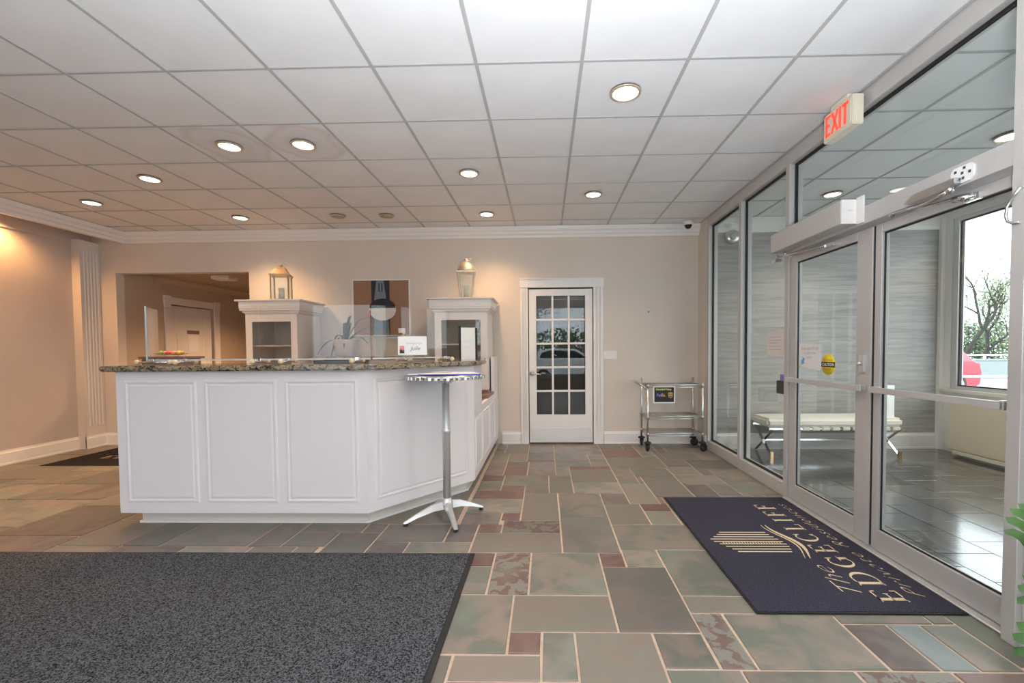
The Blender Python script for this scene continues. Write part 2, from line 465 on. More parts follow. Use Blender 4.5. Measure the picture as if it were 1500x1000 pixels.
# ------------------------------------------------------------------ mesh helpers
class MB:
    def __init__(self):
        self.v, self.f, self.m, self.s = [], [], [], []
        self.mats = []

    def _mi(self, m):
        if m is None:
            return 0
        if m not in self.mats:
            self.mats.append(m)
        return self.mats.index(m)

    def add(self, verts, faces, m=None, smooth=False):
        k = len(self.v)
        self.v += [tuple(p) for p in verts]
        mi = self._mi(m)
        for f in faces:
            self.f.append([i + k for i in f]); self.m.append(mi); self.s.append(smooth)
        return self

    def box(self, x0, y0, z0, x1, y1, z1, m=None):
        v = [(x0, y0, z0), (x1, y0, z0), (x1, y1, z0), (x0, y1, z0), (x0, y0, z1), (x1, y0, z1), (x1, y1, z1), (x0, y1, z1)]
        f = [(0, 3, 2, 1), (4, 5, 6, 7), (0, 1, 5, 4), (1, 2, 6, 5), (2, 3, 7, 6), (3, 0, 4, 7)]
        return self.add(v, f, m)

    def prism(self, poly, a, b, axis='Z', m=None, smooth=False):
        # poly: 2D points (counter-clockwise); axis Z: (x,y), Y: (x,z), X: (y,z)
        n = len(poly)
        def P(p, t):
            return (p[0], p[1], t) if axis == 'Z' else (p[0], t, p[1]) if axis == 'Y' else (t, p[0], p[1])
        v = [P(p, a) for p in poly] + [P(p, b) for p in poly]
        self.add(v, [list(range(n))[::-1], list(range(n, 2 * n))], m)
        k = len(self.v) - 2 * n
        mi = self._mi(m)
        for i in range(n):
            j = (i + 1) % n
            self.f.append([k + i, k + j, k + n + j, k + n + i]); self.m.append(mi); self.s.append(smooth)
        return self

    def tube(self, pts, r, n=10, m=None, cap=True, closed=False):
        pts = [Vector(p) for p in pts]
        rs = r if isinstance(r, (list, tuple)) else [r] * len(pts)
        N = len(pts)
        v, f = [], []
        prev = None
        for i, p in enumerate(pts):
            if closed:
                t = pts[(i + 1) % N] - pts[i - 1]
            else:
                t = pts[min(i + 1, N - 1)] - pts[max(i - 1, 0)]
            t.normalize()
            if prev is None:
                a = Vector((0, 0, 1)) if abs(t.z) < 0.9 else Vector((1, 0, 0))
                u = t.cross(a).normalized()
            else:
                u = (prev - t * prev.dot(t))
                if u.length < 1e-6:
                    u = t.orthogonal()
                u.normalize()
            prev = u
            w = t.cross(u)
            for k in range(n):
                c = 2 * math.pi * k / n
                v.append(p + (u * math.cos(c) + w * math.sin(c)) * rs[i])
        seg = N if closed else N - 1
        for i in range(seg):
            i2 = (i + 1) % N
            for k in range(n):
                k2 = (k + 1) % n
                f.append((i * n + k, i * n + k2, i2 * n + k2, i2 * n + k))
        self.add(v, f, m, True)
        if cap and not closed:
            k = len(self.v) - len(v)
            mi = self._mi(m)
            self.f.append([k + q for q in range(n)][::-1]); self.m.append(mi); self.s.append(False)
            self.f.append([k + (N - 1) * n + q for q in range(n)]); self.m.append(mi); self.s.append(False)
        return self

    def bar(self, a, b, w, h, m=None, upv=(0, 0, 1)):
        # rectangular bar from a to b
        a, b = Vector(a), Vector(b)
        t = (b - a).normalized()
        u = t.cross(Vector(upv))
        if u.length < 1e-5:
            u = t.orthogonal()
        u.normalize()
        q = u.cross(t)
        v = []
        for p in (a, b):
            for su, sq in ((-1, -1), (1, -1), (1, 1), (-1, 1)):
                v.append(p + u * su * w / 2 + q * sq * h / 2)
        f = [(0, 1, 2, 3), (7, 6, 5, 4), (0, 4, 5, 1), (1, 5, 6, 2), (2, 6, 7, 3), (3, 7, 4, 0)]
        return self.add(v, f, m)

    def lathe(self, prof, c=(0, 0, 0), n=24, m=None, smooth=True, sx=1.0, sy=1.0, rot=0.0):
        v, f = [], []
        for r, z in prof:
            for k in range(n):
                a = 2 * math.pi * k / n + rot
                v.append((c[0] + r * sx * math.cos(a), c[1] + r * sy * math.sin(a), c[2] + z))
        for i in range(len(prof) - 1):
            for k in range(n):
                k2 = (k + 1) % n
                f.append((i * n + k, i * n + k2, (i + 1) * n + k2, (i + 1) * n + k))
        f.append(tuple(range(n))[::-1])
        f.append(tuple((len(prof) - 1) * n + k for k in range(n)))
        return self.add(v, f, m, smooth)

    def ball(self, c, r, n=12, m=None, sz=1.0):
        prof = [(max(1e-4, r * math.sin(math.pi * i / 8)), -r * sz * math.cos(math.pi * i / 8)) for i in range(9)]
        return self.lathe(prof, c, n, m)

    def xform(self, mtx, start=0):
        self.v[start:] = [tuple(mtx @ Vector(p)) for p in self.v[start:]]
        return self

    def build(self, name, material=None, parent=None, bevel=0.0, seg=2, origin=None):
        me = bpy.data.meshes.new(name)
        mats = self.mats if self.mats else [material]
        if material is not None and self.mats and material not in self.mats:
            pass
        V = self.v
        off = Vector((0, 0, 0))
        par = parent
        pw = Vector((0, 0, 0))
        while par is not None:
            pw += Vector(par.location)
            par = par.parent
        if origin is None:
            xs = [p[0] for p in V]; ys = [p[1] for p in V]; zs = [p[2] for p in V]
            off = Vector(((min(xs) + max(xs)) / 2, (min(ys) + max(ys)) / 2, min(zs)))
        else:
            off = Vector(origin)
        me.from_pydata([(p[0] - off.x, p[1] - off.y, p[2] - off.z) for p in V], [], self.f)
        for mm in mats:
            me.materials.append(mm)
        me.polygons.foreach_set('material_index', self.m)
        me.polygons.foreach_set('use_smooth', self.s)
        bm = bmesh.new()
        bm.from_mesh(me)
        bmesh.ops.recalc_face_normals(bm, faces=bm.faces)
        if bevel > 0:
            es = [e for e in bm.edges if len(e.link_faces) == 2 and e.calc_face_angle(0) > 0.6]
            bmesh.ops.bevel(bm, geom=es, offset=bevel, segments=seg, affect='EDGES', clamp_overlap=True)
        bm.to_mesh(me)
        bm.free()
        me.update()
        o = bpy.data.objects.new(name, me)
        COL.objects.link(o)
        o.parent = parent
        o.location = off - pw
        return o


def box(x0, y0, z0, x1, y1, z1):
    return MB().box(x0, y0, z0, x1, y1, z1)


def thing(name, label, cat, loc=(0, 0, 0), group=None):
    o = bpy.data.objects.new(name, None)
    COL.objects.link(o)
    o.empty_display_size = 0.1
    o.location = loc
    o['label'] = label
    o['category'] = cat
    if group:
        o['group'] = group
    return o


def tag(o, label, cat, group=None):
    o['label'] = label
    o['category'] = cat
    if group:
        o['group'] = group
    return o


def struct(o, label=None):
    o['kind'] = 'structure'
    if label:
        o['label'] = label
    return o


def holder(name, loc=(0, 0, 0)):
    o = bpy.data.objects.new(name, None)
    COL.objects.link(o)
    o.location = loc
    o['kind'] = 'structure'
    return o


def copy_tree(o, parent=None):
    c = o.copy()
    COL.objects.link(c)
    c.parent = parent
    for ch in list(o.children):
        copy_tree(ch, c)
    return c


def text_mesh(s, size, shear=0.0, extrude=0.0, space=1.0, align='LEFT', bold=0.0):
    cu = bpy.data.curves.new('txt', 'FONT')
    cu.body = s
    cu.size = size
    cu.shear = shear
    cu.extrude = extrude
    cu.space_character = space
    cu.align_x = align
    cu.offset = bold
    cu.resolution_u = 3
    o = bpy.data.objects.new('txt', cu)
    COL.objects.link(o)
    dg = bpy.context.evaluated_depsgraph_get()
    me = bpy.data.meshes.new_from_object(o.evaluated_get(dg))
    v = [tuple(p.co) for p in me.vertices]
    f = [list(p.vertices) for p in me.polygons]
    bpy.data.objects.remove(o)
    bpy.data.curves.remove(cu)
    bpy.data.meshes.remove(me)
    return v, f


def add_text(mb, s, size, mtx, fitw=None, m=None, **kw):
    v, f = text_mesh(s, size, **kw)
    if fitw:
        w = max(p[0] for p in v) - min(p[0] for p in v)
        k = fitw / w
        v = [(p[0] * k, p[1], p[2]) for p in v]
    mb.add([mtx @ Vector(p) for p in v], f, m)
    return mb


def frame(o, ux, uy):
    # matrix: local x -> ux, local y -> uy, origin o
    ux, uy = Vector(ux).normalized(), Vector(uy).normalized()
    uz = ux.cross(uy)
    m = Matrix.Identity(4)
    for i in range(3):
        m[i][0], m[i][1], m[i][2] = ux[i], uy[i], uz[i]
    m.translation = o
    return m


# ------------------------------------------------------------------ dimensions
CEIL = 2.94
YB = 5.92            # back wall
XL = -6.28           # left wall
XS = 2.06            # room face of the storefront
XW = 4.98            # outer wall of the entry
YV = 5.60            # back wall of the entry
YR = -2.5            # rear wall, behind the camera

# ------------------------------------------------------------------ floor of slate stones
floor = struct(box(-7.6, 1.10, -0.12, XS + 0.03, 6.6, -0.006).build('floor', M['grout']))
rearf = struct(box(-7.6, YR - 0.1, -0.12, XS + 0.03, 1.10, 0.0).build('floor', M['rear_floor']))
STONES = '234,56,241,63,r;235,44,241,56,g;241,44,250,63,s;250,44,267,63,g;267,56,273,63,r;273,56,282,65,g;267,32,282,56,d;282,44,312,65,g;282,38,312,44,t;282,23,288,38,s;288,23,309,38,g;235,26,247,44,g;247,32,267,44,t;247,26,253,32,r;253,20,259,32,g;259,0,273,32,t;238,20,253,26,t;273,23,282,32,g;273,0,285,23,g;285,0,303,23,g;303,0,318,23,s;309,23,317,35,p;309,35,326,38,g;317,23,323,35,b;234,63,258,75,t;234,75,241,81,r;228,81,240,90,p;240,84,246,90,r;241,75,258,84,s;246,84,258,109,t;228,90,246,103,g;228,103,246,112,r;228,112,237,124,g;237,112,246,118,r;246,109,255,118,d;237,118,255,131,g;255,109,264,131,t;264,109,282,122,g;258,87,273,109,g;258,63,273,87,d;273,98,282,109,p;282,98,292,120,t;273,81,285,98,t;285,92,294,98,r;285,81,294,92,t;273,65,302,81,g;292,105,306,129,d;290,129,306,143,g;306,119,323,131,g;306,105,315,119,p;315,107,323,119,p;323,107,337,122,g;323,122,337,141,g;318,131,323,141,p;306,131,318,143,t;307,143,318,156,p;318,141,337,156,d;310,156,327,169,t;310,169,315,180,p;315,169,327,181,d;282,120,290,143,g;236,131,246,145,r;246,131,258,153,p;258,145,274,168,g;245,153,258,169,p;245,169,258,191,p;258,168,282,191,p;233,169,245,191,d;207,69,226,81,d;226,69,234,81,p;207,62,217,69,p;217,63,234,69,g;201,75,207,81,p;183,75,201,81,d;183,66,195,75,d;195,62,207,75,d;174,66,183,82,p;150,66,174,82,d;220,0,238,18,r;238,0,259,20,t;228,18,238,26,d;318,18,330,23,r;330,18,337,24,s;323,23,330,35,g;330,24,337,42,g;228,26,235,50,t;326,35,330,59,g;312,38,326,56,g;176,42,194,60,g;330,42,337,51,p;96,48,122,72,p;122,48,140,66,d;140,48,158,66,p;228,50,235,56,d;194,51,202,62,g;330,51,337,69,d;70,54,96,78,d;158,54,176,66,g;202,54,228,62,p;228,56,234,63,p;176,60,188,66,t;188,60,194,66,d;194,62,195,66,t;217,62,228,63,g;122,66,140,84,t;140,66,150,90,d;330,69,337,87,p;96,72,122,96,p;44,78,70,102,g;70,78,96,102,g;183,81,201,99,p;201,81,227,99,t;240,81,241,84,d;294,81,302,93,g;150,82,168,100,d;168,82,183,106,d;302,83,312,105,p;122,84,140,102,g;330,87,337,107,g;36,90,44,114,g;294,93,302,105,g;96,96,114,114,t;114,96,122,108,t;292,98,294,105,d;312,98,326,105,d;183,99,209,123,d;209,99,227,117,d;326,101,330,107,t;44,102,62,120,g;62,102,80,120,g;80,102,96,120,p;122,102,140,120,d;315,105,326,107,g;18,108,36,126,d;114,108,122,120,p;0,114,18,132,d;36,114,44,126,g;96,114,114,132,g;209,117,227,135,d;44,120,62,138,d;62,120,88,144,d;88,120,96,144,p;114,120,140,144,t;290,120,292,129,d;264,122,282,140,t;228,124,237,131,r;18,126,44,150,t;228,131,236,149,p;258,131,264,137,g;0,132,18,150,t;96,132,114,156,r;209,135,227,153,t;258,137,264,145,g;44,138,62,156,t;264,140,282,145,r;282,143,307,161,t;62,144,80,162,t;80,144,96,162,d;114,144,132,162,g;132,144,140,162,g;236,145,246,153,p;274,145,282,168,g;228,149,236,161,g;0,150,26,168,t;26,150,44,168,d;209,153,227,171,r;236,153,245,169,t;44,156,62,174,g;96,156,114,174,p;327,156,337,180,t;228,161,236,169,t;282,161,300,179,r;300,161,307,185,g;62,162,80,180,t;80,162,96,180,g;114,162,132,180,d;132,162,140,186,g;0,168,18,186,d;18,168,36,186,g;36,168,44,180,t;228,169,233,175,d;209,171,227,191,g;44,174,62,191,d;96,174,114,191,t;228,175,233,191,s;282,179,294,191,d;294,179,300,185,t;36,180,44,191,g;62,180,80,191,p;80,180,96,191,t;114,180,126,191,d;126,180,132,186,d;310,180,315,191,g;327,180,337,191,p;315,181,327,191,g;294,185,300,191,r;300,185,307,191,s;0,186,26,191,g;26,186,36,191,g;126,186,150,191,g;227,81,228,191,t;307,156,310,191,p'
U, SX0, SY0 = 0.025, -6.35, 1.15
rng = random.Random(3)
for rec in STONES.split(';'):
    a, b, c, d, col = rec.split(',')
    x0, y0, x1, y1 = SX0 + int(a) * U, SY0 + int(b) * U, SX0 + int(c) * U, SY0 + int(d) * U
    g = 0.0062 if y0 < 3.4 else 0.005
    if (x1 - x0) < 0.04 or (y1 - y0) < 0.04:
        continue
    j = lambda: rng.uniform(-0.0022, 0.0022)
    pts = [(x0 + g + j(), y0 + g + j()), (x1 - g + j(), y0 + g + j()), (x1 - g + j(), y1 - g + j()), (x0 + g + j(), y1 - g + j())]
    z = rng.uniform(-0.0015, 0.0)
    mb = MB()
    e = 0.003
    cx, cy = (x0 + x1) / 2, (y0 + y1) / 2
    inn = [(p[0] + (e if p[0] < cx else -e), p[1] + (e if p[1] < cy else -e)) for p in pts]
    v = [(p[0], p[1], -0.02) for p in pts] + [(p[0], p[1], z - 0.0025) for p in pts] + [(p[0], p[1], z) for p in inn]
    f = [(8, 9, 10, 11)]
    for i in range(4):
        k = (i + 1) % 4
        f += [(i, k, 4 + k, 4 + i), (4 + i, 4 + k, 8 + k, 8 + i)]
    mb.add(v, f)
    mb.build('stone', M[col], floor)

# entry floor: dark square slate
efloor = struct(box(XS + 0.03, 0.2, -0.12, XW + 0.12, YV + 0.1, -0.006).build('floor', M['dark']))
tile_me = None
q = 0.335
for i in range(9):
    for jx in range(17):
        x0, y0 = 2.11 + i * q, 0.22 + jx * q - (0.17 if i % 2 else 0)
        x1, y1 = min(x0 + q, XW), min(y0 + q, YV)
        y0 = max(y0, 0.22)
        if x1 - x0 < 0.05 or y1 - y0 < 0.05 or y1 < 1.3:
            continue
        full = abs(x1 - x0 - q) < 1e-6 and abs(y1 - y0 - q) < 1e-6
        if full and tile_me:
            o = bpy.data.objects.new('tile', tile_me)
            COL.objects.link(o)
            o.parent = efloor
            o.location = Vector(((x0 + x1) / 2, (y0 + y1) / 2, -0.02)) - Vector(efloor.location)
        else:
            o = box(x0 + 0.002, y0 + 0.002, -0.02, x1 - 0.002, y1 - 0.002, 0.0).build('tile', M['slate_dark'], efloor, bevel=0.0015, seg=1)
            if full:
                tile_me = o.data

# ------------------------------------------------------------------ ceiling of lay-in tiles
ceil = struct(box(-7.6, YR - 0.1, CEIL + 0.02, XW + 0.3, YB + 0.1, CEIL + 0.12).build('ceiling', M['ceil_tile']))
T = 0.6096
GX0, GY0 = -0.3888, 2.5514
tme = None
for i in range(-9, 9):
    for jx in range(-5, 6):
        x0, x1 = GX0 + i * T, GX0 + (i + 1) * T
        y0, y1 = GY0 + jx * T, GY0 + (jx + 1) * T
        x0, x1 = max(x0, -5.86), min(x1, XW)
        y0, y1 = max(y0, -0.4), min(y1, YB if x1 < XS + 0.05 else YV)
        if x1 - x0 < 0.02 or y1 - y0 < 0.02:
            continue
        full = abs(x1 - x0 - T) < 1e-5 and abs(y1 - y0 - T) < 1e-5
        stain = jx == 1 and i in (-4, -3)
        if full and tme and not stain:
            o = bpy.data.objects.new('tile', tme)
            COL.objects.link(o)
            o.parent = ceil
            o.location = Vector(((x0 + x1) / 2, (y0 + y1) / 2, CEIL + 0.006)) - Vector(ceil.location)
        else:
            o = box(x0 + 0.004, y0 + 0.004, CEIL + 0.006, x1 - 0.004, y1 - 0.004, CEIL + 0.0195).build('tile', M['ceil_stain' if stain else 'ceil_tile'], ceil)
            if full and not stain:
                tme = o.data
for i in range(-8, 9):
    x = GX0 + i * T
    if x > XW:
        continue
    box(x - 0.010, -0.4, CEIL, x + 0.010, YB if x < XS + 0.05 else YV, CEIL + 0.0055).build('grid_bar', M['tbar'], ceil)
for jx in range(-4, 6):
    y = GY0 + jx * T
    box(-5.86, y - 0.0085, CEIL + 0.0005, XW, y + 0.0085, CEIL + 0.005).build('grid_bar', M['tbar'], ceil)

# ------------------------------------------------------------------ walls
# back wall with a pass-through and a door
OX0, OX1, OZ1 = -5.96, -4.08, 2.395
DX0, DX1, DZ1 = -0.235, 0.65, 2.13
mb = MB()
mb.box(-6.6, YB, 0, OX0, YB + 0.12, CEIL)
mb.box(OX0, YB, OZ1, OX1, YB + 0.12, CEIL)
mb.box(OX0, YB, 0, OX1, YB + 0.12, 0.95)
mb.box(OX1, YB, 0, DX0, YB + 0.12, CEIL)
mb.box(DX0, YB, DZ1, DX1, YB + 0.12, CEIL)
mb.box(DX1, YB, 0, XS + 0.12, YB + 0.12, CEIL)
wall_back = struct(mb.build('wall_back', M['wall']))
struct(box(XS, YV, 0, XS + 0.12, YB, CEIL).build('wall_right', M['wall']))
# left wall with its pilaster
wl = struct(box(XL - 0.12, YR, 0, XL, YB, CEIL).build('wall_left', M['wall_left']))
pil = struct(box(XL, 5.66, 0.0, XL + 0.10, YB, 2.80).build('trim_pilaster', M['flute'], bevel=0.003))
box(XL, 5.645, 0.0, XL + 0.115, 5.66, 2.80).build('edge_board', M['wall'], pil, bevel=0.002)
for k in range(5):
    y = 5.695 + k * 0.042
    MB().box(XL + 0.10, y, 0.30, XL + 0.113, y + 0.02, 2.66).build('flute', M['white'], pil, bevel=0.005)
struct(box(XL, YR, 2.755, XL + 0.02, 5.645, 2.785).build('trim_1', M['wall_left'], bevel=0.004))
# rear wall with wide windows behind the camera
RW = [(-5.05, -3.6), (-2.2, -0.8), (-0.35, 2.0)]
mb = MB()
mb.box(-6.4, YR - 0.15, 0, XW + 0.1, YR, 0.42)
mb.box(-6.4, YR - 0.15, 2.72, XW + 0.1, YR, CEIL)
ed = [-6.4] + [e for w in RW for e in w] + [XW + 0.1]
for k in range(0, len(ed), 2):
    mb.box(ed[k], YR - 0.15, 0.42, ed[k + 1], YR, 2.72)
struct(mb.build('wall_rear', M['wall']))
for k, (x0, x1) in enumerate(RW):
    mb = MB()
    for bx in ((x0, 0.42, x0 + 0.06, 2.72), (x1 - 0.06, 0.42, x1, 2.72), (x0 + 0.06, 0.42, x1 - 0.06, 0.48), (x0 + 0.06, 2.66, x1 - 0.06, 2.72)):
        mb.box(bx[0], YR - 0.12, bx[1], bx[2], YR - 0.03, bx[3])
    w = struct(mb.build('window_%d' % (k + 2), M['alu_light']))
    box(x0 + 0.06, YR - 0.08, 0.48, x1 - 0.06, YR - 0.072, 2.66).build('pane', M['glass_out'], w)
# wall that closes the lobby behind the storefront, near the camera
struct(box(XS, YR, 0, XS + 0.12, 0.2, CEIL).build('wall_right', M['wall']))

# crown moulding
CR = [(0, 0), (0.025, 0), (0.03, 0.03), (0.05, 0.045), (0.055, 0.075), (0.075, 0.09), (0.085, 0.115), (0.09, 0.14), (0, 0.14)]
prof = [(YB - p, 2.80 + z) for p, z in CR]
struct(MB().prism(prof, -5.80, XS + 0.0, 'X').build('trim_crown', M['white']))
# soffit drop along the left wall, with crown on its face and a cove behind it
prof = [(-5.86, 2.80), (-5.80, 2.80), (-5.795, 2.835), (-5.775, 2.845), (-5.77, 2.88), (-5.745, 2.895), (-5.735, 2.92), (-5.73, CEIL), (-5.86, CEIL)]
struct(MB().prism(prof, YR, YB, 'Y').build('trim_crown', M['white']))
struct(box(XL, YR, 2.905, -5.86, YB, CEIL).build('ceiling_cove', M['wall']))


def base_run(p0, p1, side, name, h=0.17, t=0.018, m=None):
    # baseboard with a stepped top, extruded from p0 to p1 (plan points)
    d = Vector((p1[0] - p0[0], p1[1] - p0[1], 0))
    n = Vector((-d.y, d.x, 0)).normalized() * side
    pr = [(0, 0), (t + 0.006, 0), (t + 0.006, 0.02), (t, 0.024), (t, h - 0.03), (t * 0.6, h - 0.02), (t * 0.5, h), (0, h)]
    mb = MB()
    v = [Vector((p0[0], p0[1], z)) + n * a for a, z in pr] + [Vector((p1[0], p1[1], z)) + n * a for a, z in pr]
    k = len(pr)
    f = [tuple(range(k)), tuple(range(k, 2 * k))[::-1]] + [(i, (i + 1) % k, k + (i + 1) % k, k + i) for i in range(k)]
    mb.add(v, f)
    return struct(mb.build(name, m or M['white']))


base_run((-0.60, YB), (-0.34, YB), -1, 'baseboard_back')
base_run((0.79, YB), (XS, YB), -1, 'baseboard_back')
base_run((XL + 0.10, YB), (-2.8, YB), -1, 'baseboard_back')
base_run((XL, 0.0), (XL, 5.645), -1, 'baseboard_left')
base_run((XL + 0.10, 5.645), (XL + 0.10, YB), -1, 'baseboard_left')
base_run((XS, YB - 0.02), (XS, YV), -1, 'baseboard_right')

# ------------------------------------------------------------------ room behind the pass-through
YD = 9.6
mb = MB()
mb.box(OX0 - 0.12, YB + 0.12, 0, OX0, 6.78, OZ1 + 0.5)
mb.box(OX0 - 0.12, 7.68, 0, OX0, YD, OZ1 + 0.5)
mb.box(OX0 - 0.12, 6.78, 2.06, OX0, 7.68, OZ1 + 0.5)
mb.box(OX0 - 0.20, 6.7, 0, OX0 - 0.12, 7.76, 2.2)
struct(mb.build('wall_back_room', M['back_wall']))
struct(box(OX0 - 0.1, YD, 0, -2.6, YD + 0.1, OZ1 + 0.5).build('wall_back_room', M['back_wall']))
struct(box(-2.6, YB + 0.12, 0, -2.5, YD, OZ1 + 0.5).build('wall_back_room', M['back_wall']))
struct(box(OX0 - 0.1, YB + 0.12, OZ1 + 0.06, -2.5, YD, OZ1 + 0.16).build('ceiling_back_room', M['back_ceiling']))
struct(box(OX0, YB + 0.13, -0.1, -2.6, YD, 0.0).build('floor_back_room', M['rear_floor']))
prof = [(OX0, OZ1 - 0.03), (OX0 + 0.02, OZ1 - 0.03), (OX0 + 0.07, OZ1 + 0.03), (OX0 + 0.08, OZ1 + 0.06), (OX0, OZ1 + 0.06)]
struct(MB().prism(prof, 6.5, YD, 'Y').build('trim_crown', M['back_wall']))
# the door of the back room
d2 = holder('door_2', (OX0, 7.23, 0))
box(OX0 - 0.07, 6.80, 0.02, OX0 - 0.03, 7.66, 2.04).build('door_leaf', M['hutch'], d2, bevel=0.003)
for z0, z1 in ((0.25, 0.95), (1.08, 1.90)):
    mb = MB()
    mb.box(OX0 - 0.03, 6.92, z0, OX0 - 0.018, 6.95, z1).box(OX0 - 0.03, 7.51, z0, OX0 - 0.018, 7.54, z1)
    mb.box(OX0 - 0.03, 6.95, z0, OX0 - 0.018, 7.51, z0 + 0.03).box(OX0 - 0.03, 6.95, z1 - 0.03, OX0 - 0.018, 7.51, z1)
    mb.build('panel_moulding', M['hutch'], d2)
mb = MB().box(OX0, 6.66, 0, OX0 + 0.025, 6.78, 2.06).box(OX0, 7.68, 0, OX0 + 0.025, 7.80, 2.06)
mb.box(OX0, 6.78, 2.06, OX0 + 0.025, 7.68, 2.17)
mb.box(OX0, 6.65, 2.06, OX0 + 0.035, 6.78, 2.19).box(OX0, 7.68, 2.06, OX0 + 0.035, 7.81, 2.19)
mb.build('door_casing', M['hutch'], d2, bevel=0.004)
tag(box(OX0 - 0.030, 7.15, 1.30, OX0 - 0.026, 7.36, 1.58).build('notice', M['paper']), 'small pale notice taped on the door seen through the pass-through', 'notice')
tag(box(OX0 - 0.030, 7.13, 1.60, OX0 - 0.024, 7.38, 1.66).build('name_plate', M['brown_counter']), 'brown strip plate above the notice on the back room door', 'plate')
fx = thing('ceiling_fixture', 'cream box light fixture on the dark ceiling seen through the pass-through', 'light fixture', (-4.93, 6.6, OZ1 + 0.06))
box(-5.07, 6.5, OZ1 + 0.01, -4.79, 6.7, OZ1 + 0.06).build('housing', M['cream'], fx, bevel=0.004)
box(-5.05, 6.52, OZ1 + 0.0, -4.81, 6.68, OZ1 + 0.01).build('diffuser', M['cream'], fx)

# ------------------------------------------------------------------ door with fifteen lites
d1 = holder('door_1', (0.2075, YB, 0))
LX0, LX1, LZ0, LZ1 = -0.123, 0.540, 0.40, 2.02
yf, yk = YB + 0.0, YB + 0.045
mb = MB()
mb.box(DX0 + 0.012, yf, 0.02, LX0, yk, 2.11).box(LX1, yf, 0.02, DX1 - 0.012, yk, 2.11)
mb.box(LX0, yf, 0.02, LX1, yk, LZ0).box(LX0, yf, LZ1, LX1, yk, 2.11)
mb.build('door_leaf', M['white'], d1)
cw, ch = (LX1 - LX0) / 3, (LZ1 - LZ0) / 5
for i in (1, 2):
    box(LX0 + cw * i - 0.013, yf + 0.002, LZ0, LX0 + cw * i + 0.013, yk - 0.002, LZ1).build('muntin', M['white'], d1, bevel=0.003)
for j in (1, 2, 3, 4):
    box(LX0, yf + 0.003, LZ0 + ch * j - 0.013, LX1, yk - 0.003, LZ0 + ch * j + 0.013).build('muntin', M['white'], d1, bevel=0.003)
for i in range(3):
    for j in range(5):
        box(LX0 + cw * i + 0.01, yf + 0.02, LZ0 + ch * j + 0.01, LX0 + cw * (i + 1) - 0.01, yf + 0.026, LZ0 + ch * (j + 1) - 0.01).build('pane', M['lite'], d1)
box(DX0 + 0.02, yf - 0.004, 0.05, DX1 - 0.03, yf, 0.215).build('kick_plate', M['kick'], d1)
mb = MB()
mb.box(-0.338, YB - 0.022, 0, -0.235, YB, 2.13).box(0.65, YB - 0.022, 0, 0.782, YB, 2.13)
mb.box(-0.235, YB - 0.022, 2.13, 0.65, YB, 2.235)
mb.box(-0.345, YB - 0.032, 2.13, -0.228, YB, 2.25).box(0.643, YB - 0.032, 2.13, 0.79, YB, 2.25)
mb.box(-0.345, YB - 0.038, 2.235, 0.79, YB, 2.252)
for x in (-0.305, -0.27, 0.695, 0.74):
    mb.box(x - 0.006, YB - 0.026, 0.16, x + 0.006, YB - 0.022, 2.12)
mb.build('door_casing', M['white'], d1, bevel=0.003)
h = MB()
h.lathe([(0.032, 0), (0.032, 0.008), (0.014, 0.014), (0.012, 0.05)], n=16)
h.xform(Matrix.Translation((-0.185, YB, 0.965)) @ Matrix.Rotation(math.radians(90), 4, 'X'))
h.tube([(-0.185, YB - 0.05, 0.965), (-0.15, YB - 0.052, 0.964), (-0.09, YB - 0.05, 0.958), (-0.065, YB - 0.046, 0.955)], [0.012, 0.012, 0.010, 0.008], 10)
h.build('door_handle', M['chrome'], d1)
# corridor seen through the lites, its unlit dark put into the wall colour
mb = MB().box(-0.9, YB + 1.8, 0, 1.4, YB + 1.9, 2.6).box(-0.9, YB + 0.12, 0, -0.8, YB + 1.8, 2.6).box(1.3, YB + 0.12, 0, 1.4, YB + 1.8, 2.6)
mb.box(-0.9, YB + 0.12, 2.6, 1.4, YB + 1.9, 2.7).box(-0.9, YB + 0.121, -0.1, 1.4, YB + 1.9, 0.0)
struct(mb.build('wall_corridor', M['dark']))

# ------------------------------------------------------------------ storefront
sf = holder('wall_storefront', (XS, 3.8, 0))
D = 0.114
GXX = XS + 0.055
GL0, GL1 = GXX - 0.004, GXX + 0.004
MUL = [(5.55, 5.60), (4.645, 4.70), (3.745, 3.80), (0.2, 0.255)]
for a, b in MUL:
    box(XS, a, 0, XS + D, b, CEIL).build('mullion', M['alu'], sf, bevel=0.002, seg=1)
box(XS - 0.06, 1.87, 0, XS + D, 1.928, CEIL).build('mullion', M['alu'], sf, bevel=0.002, seg=1)
box(XS - 0.035, 1.858, 0, XS - 0.015, 1.87, CEIL).build('post_highlight', M['alu_light'], sf, bevel=0.002, seg=1)  # bright strip stands in for the highlight along the post edge
SEG = [(4.70, 5.55), (3.80, 4.645), (1.93, 3.745), (0.255, 1.87)]
for a, b in SEG:
    box(XS, a, 2.83, XS + D, b, CEIL).build('head_rail', M['alu'], sf, bevel=0.002, seg=1)
for a, b in (SEG[0], SEG[1], SEG[3]):
    box(XS, a, 0, XS + D, b, 0.115).build('sill_rail', M['alu'], sf, bevel=0.002, seg=1)
box(XS - 0.05, 1.93, 2.065, XS + D, 3.745, 2.175).build('transom_bar', M['alu'], sf, bevel=0.002, seg=1)


def glazed(y0, y1, z0, z1, x=GXX, parent=sf, stop=0.018):
    box(x - 0.003, y0, z0, x + 0.003, y1, z1).build('pane', M['glass'], parent)
    mb = MB()
    for bx in ((y0, z0, y0 + stop, z1), (y1 - stop, z0, y1, z1), (y0 + stop, z0, y1 - stop, z0 + stop), (y0 + stop, z1 - stop, y1 - stop, z1)):
        mb.box(x - 0.010, bx[0], bx[1], x - 0.003, bx[2], bx[3])
        mb.box(x + 0.003, bx[0], bx[1], x + 0.010, bx[2], bx[3])
    mb.build('gasket', M['black'], parent)


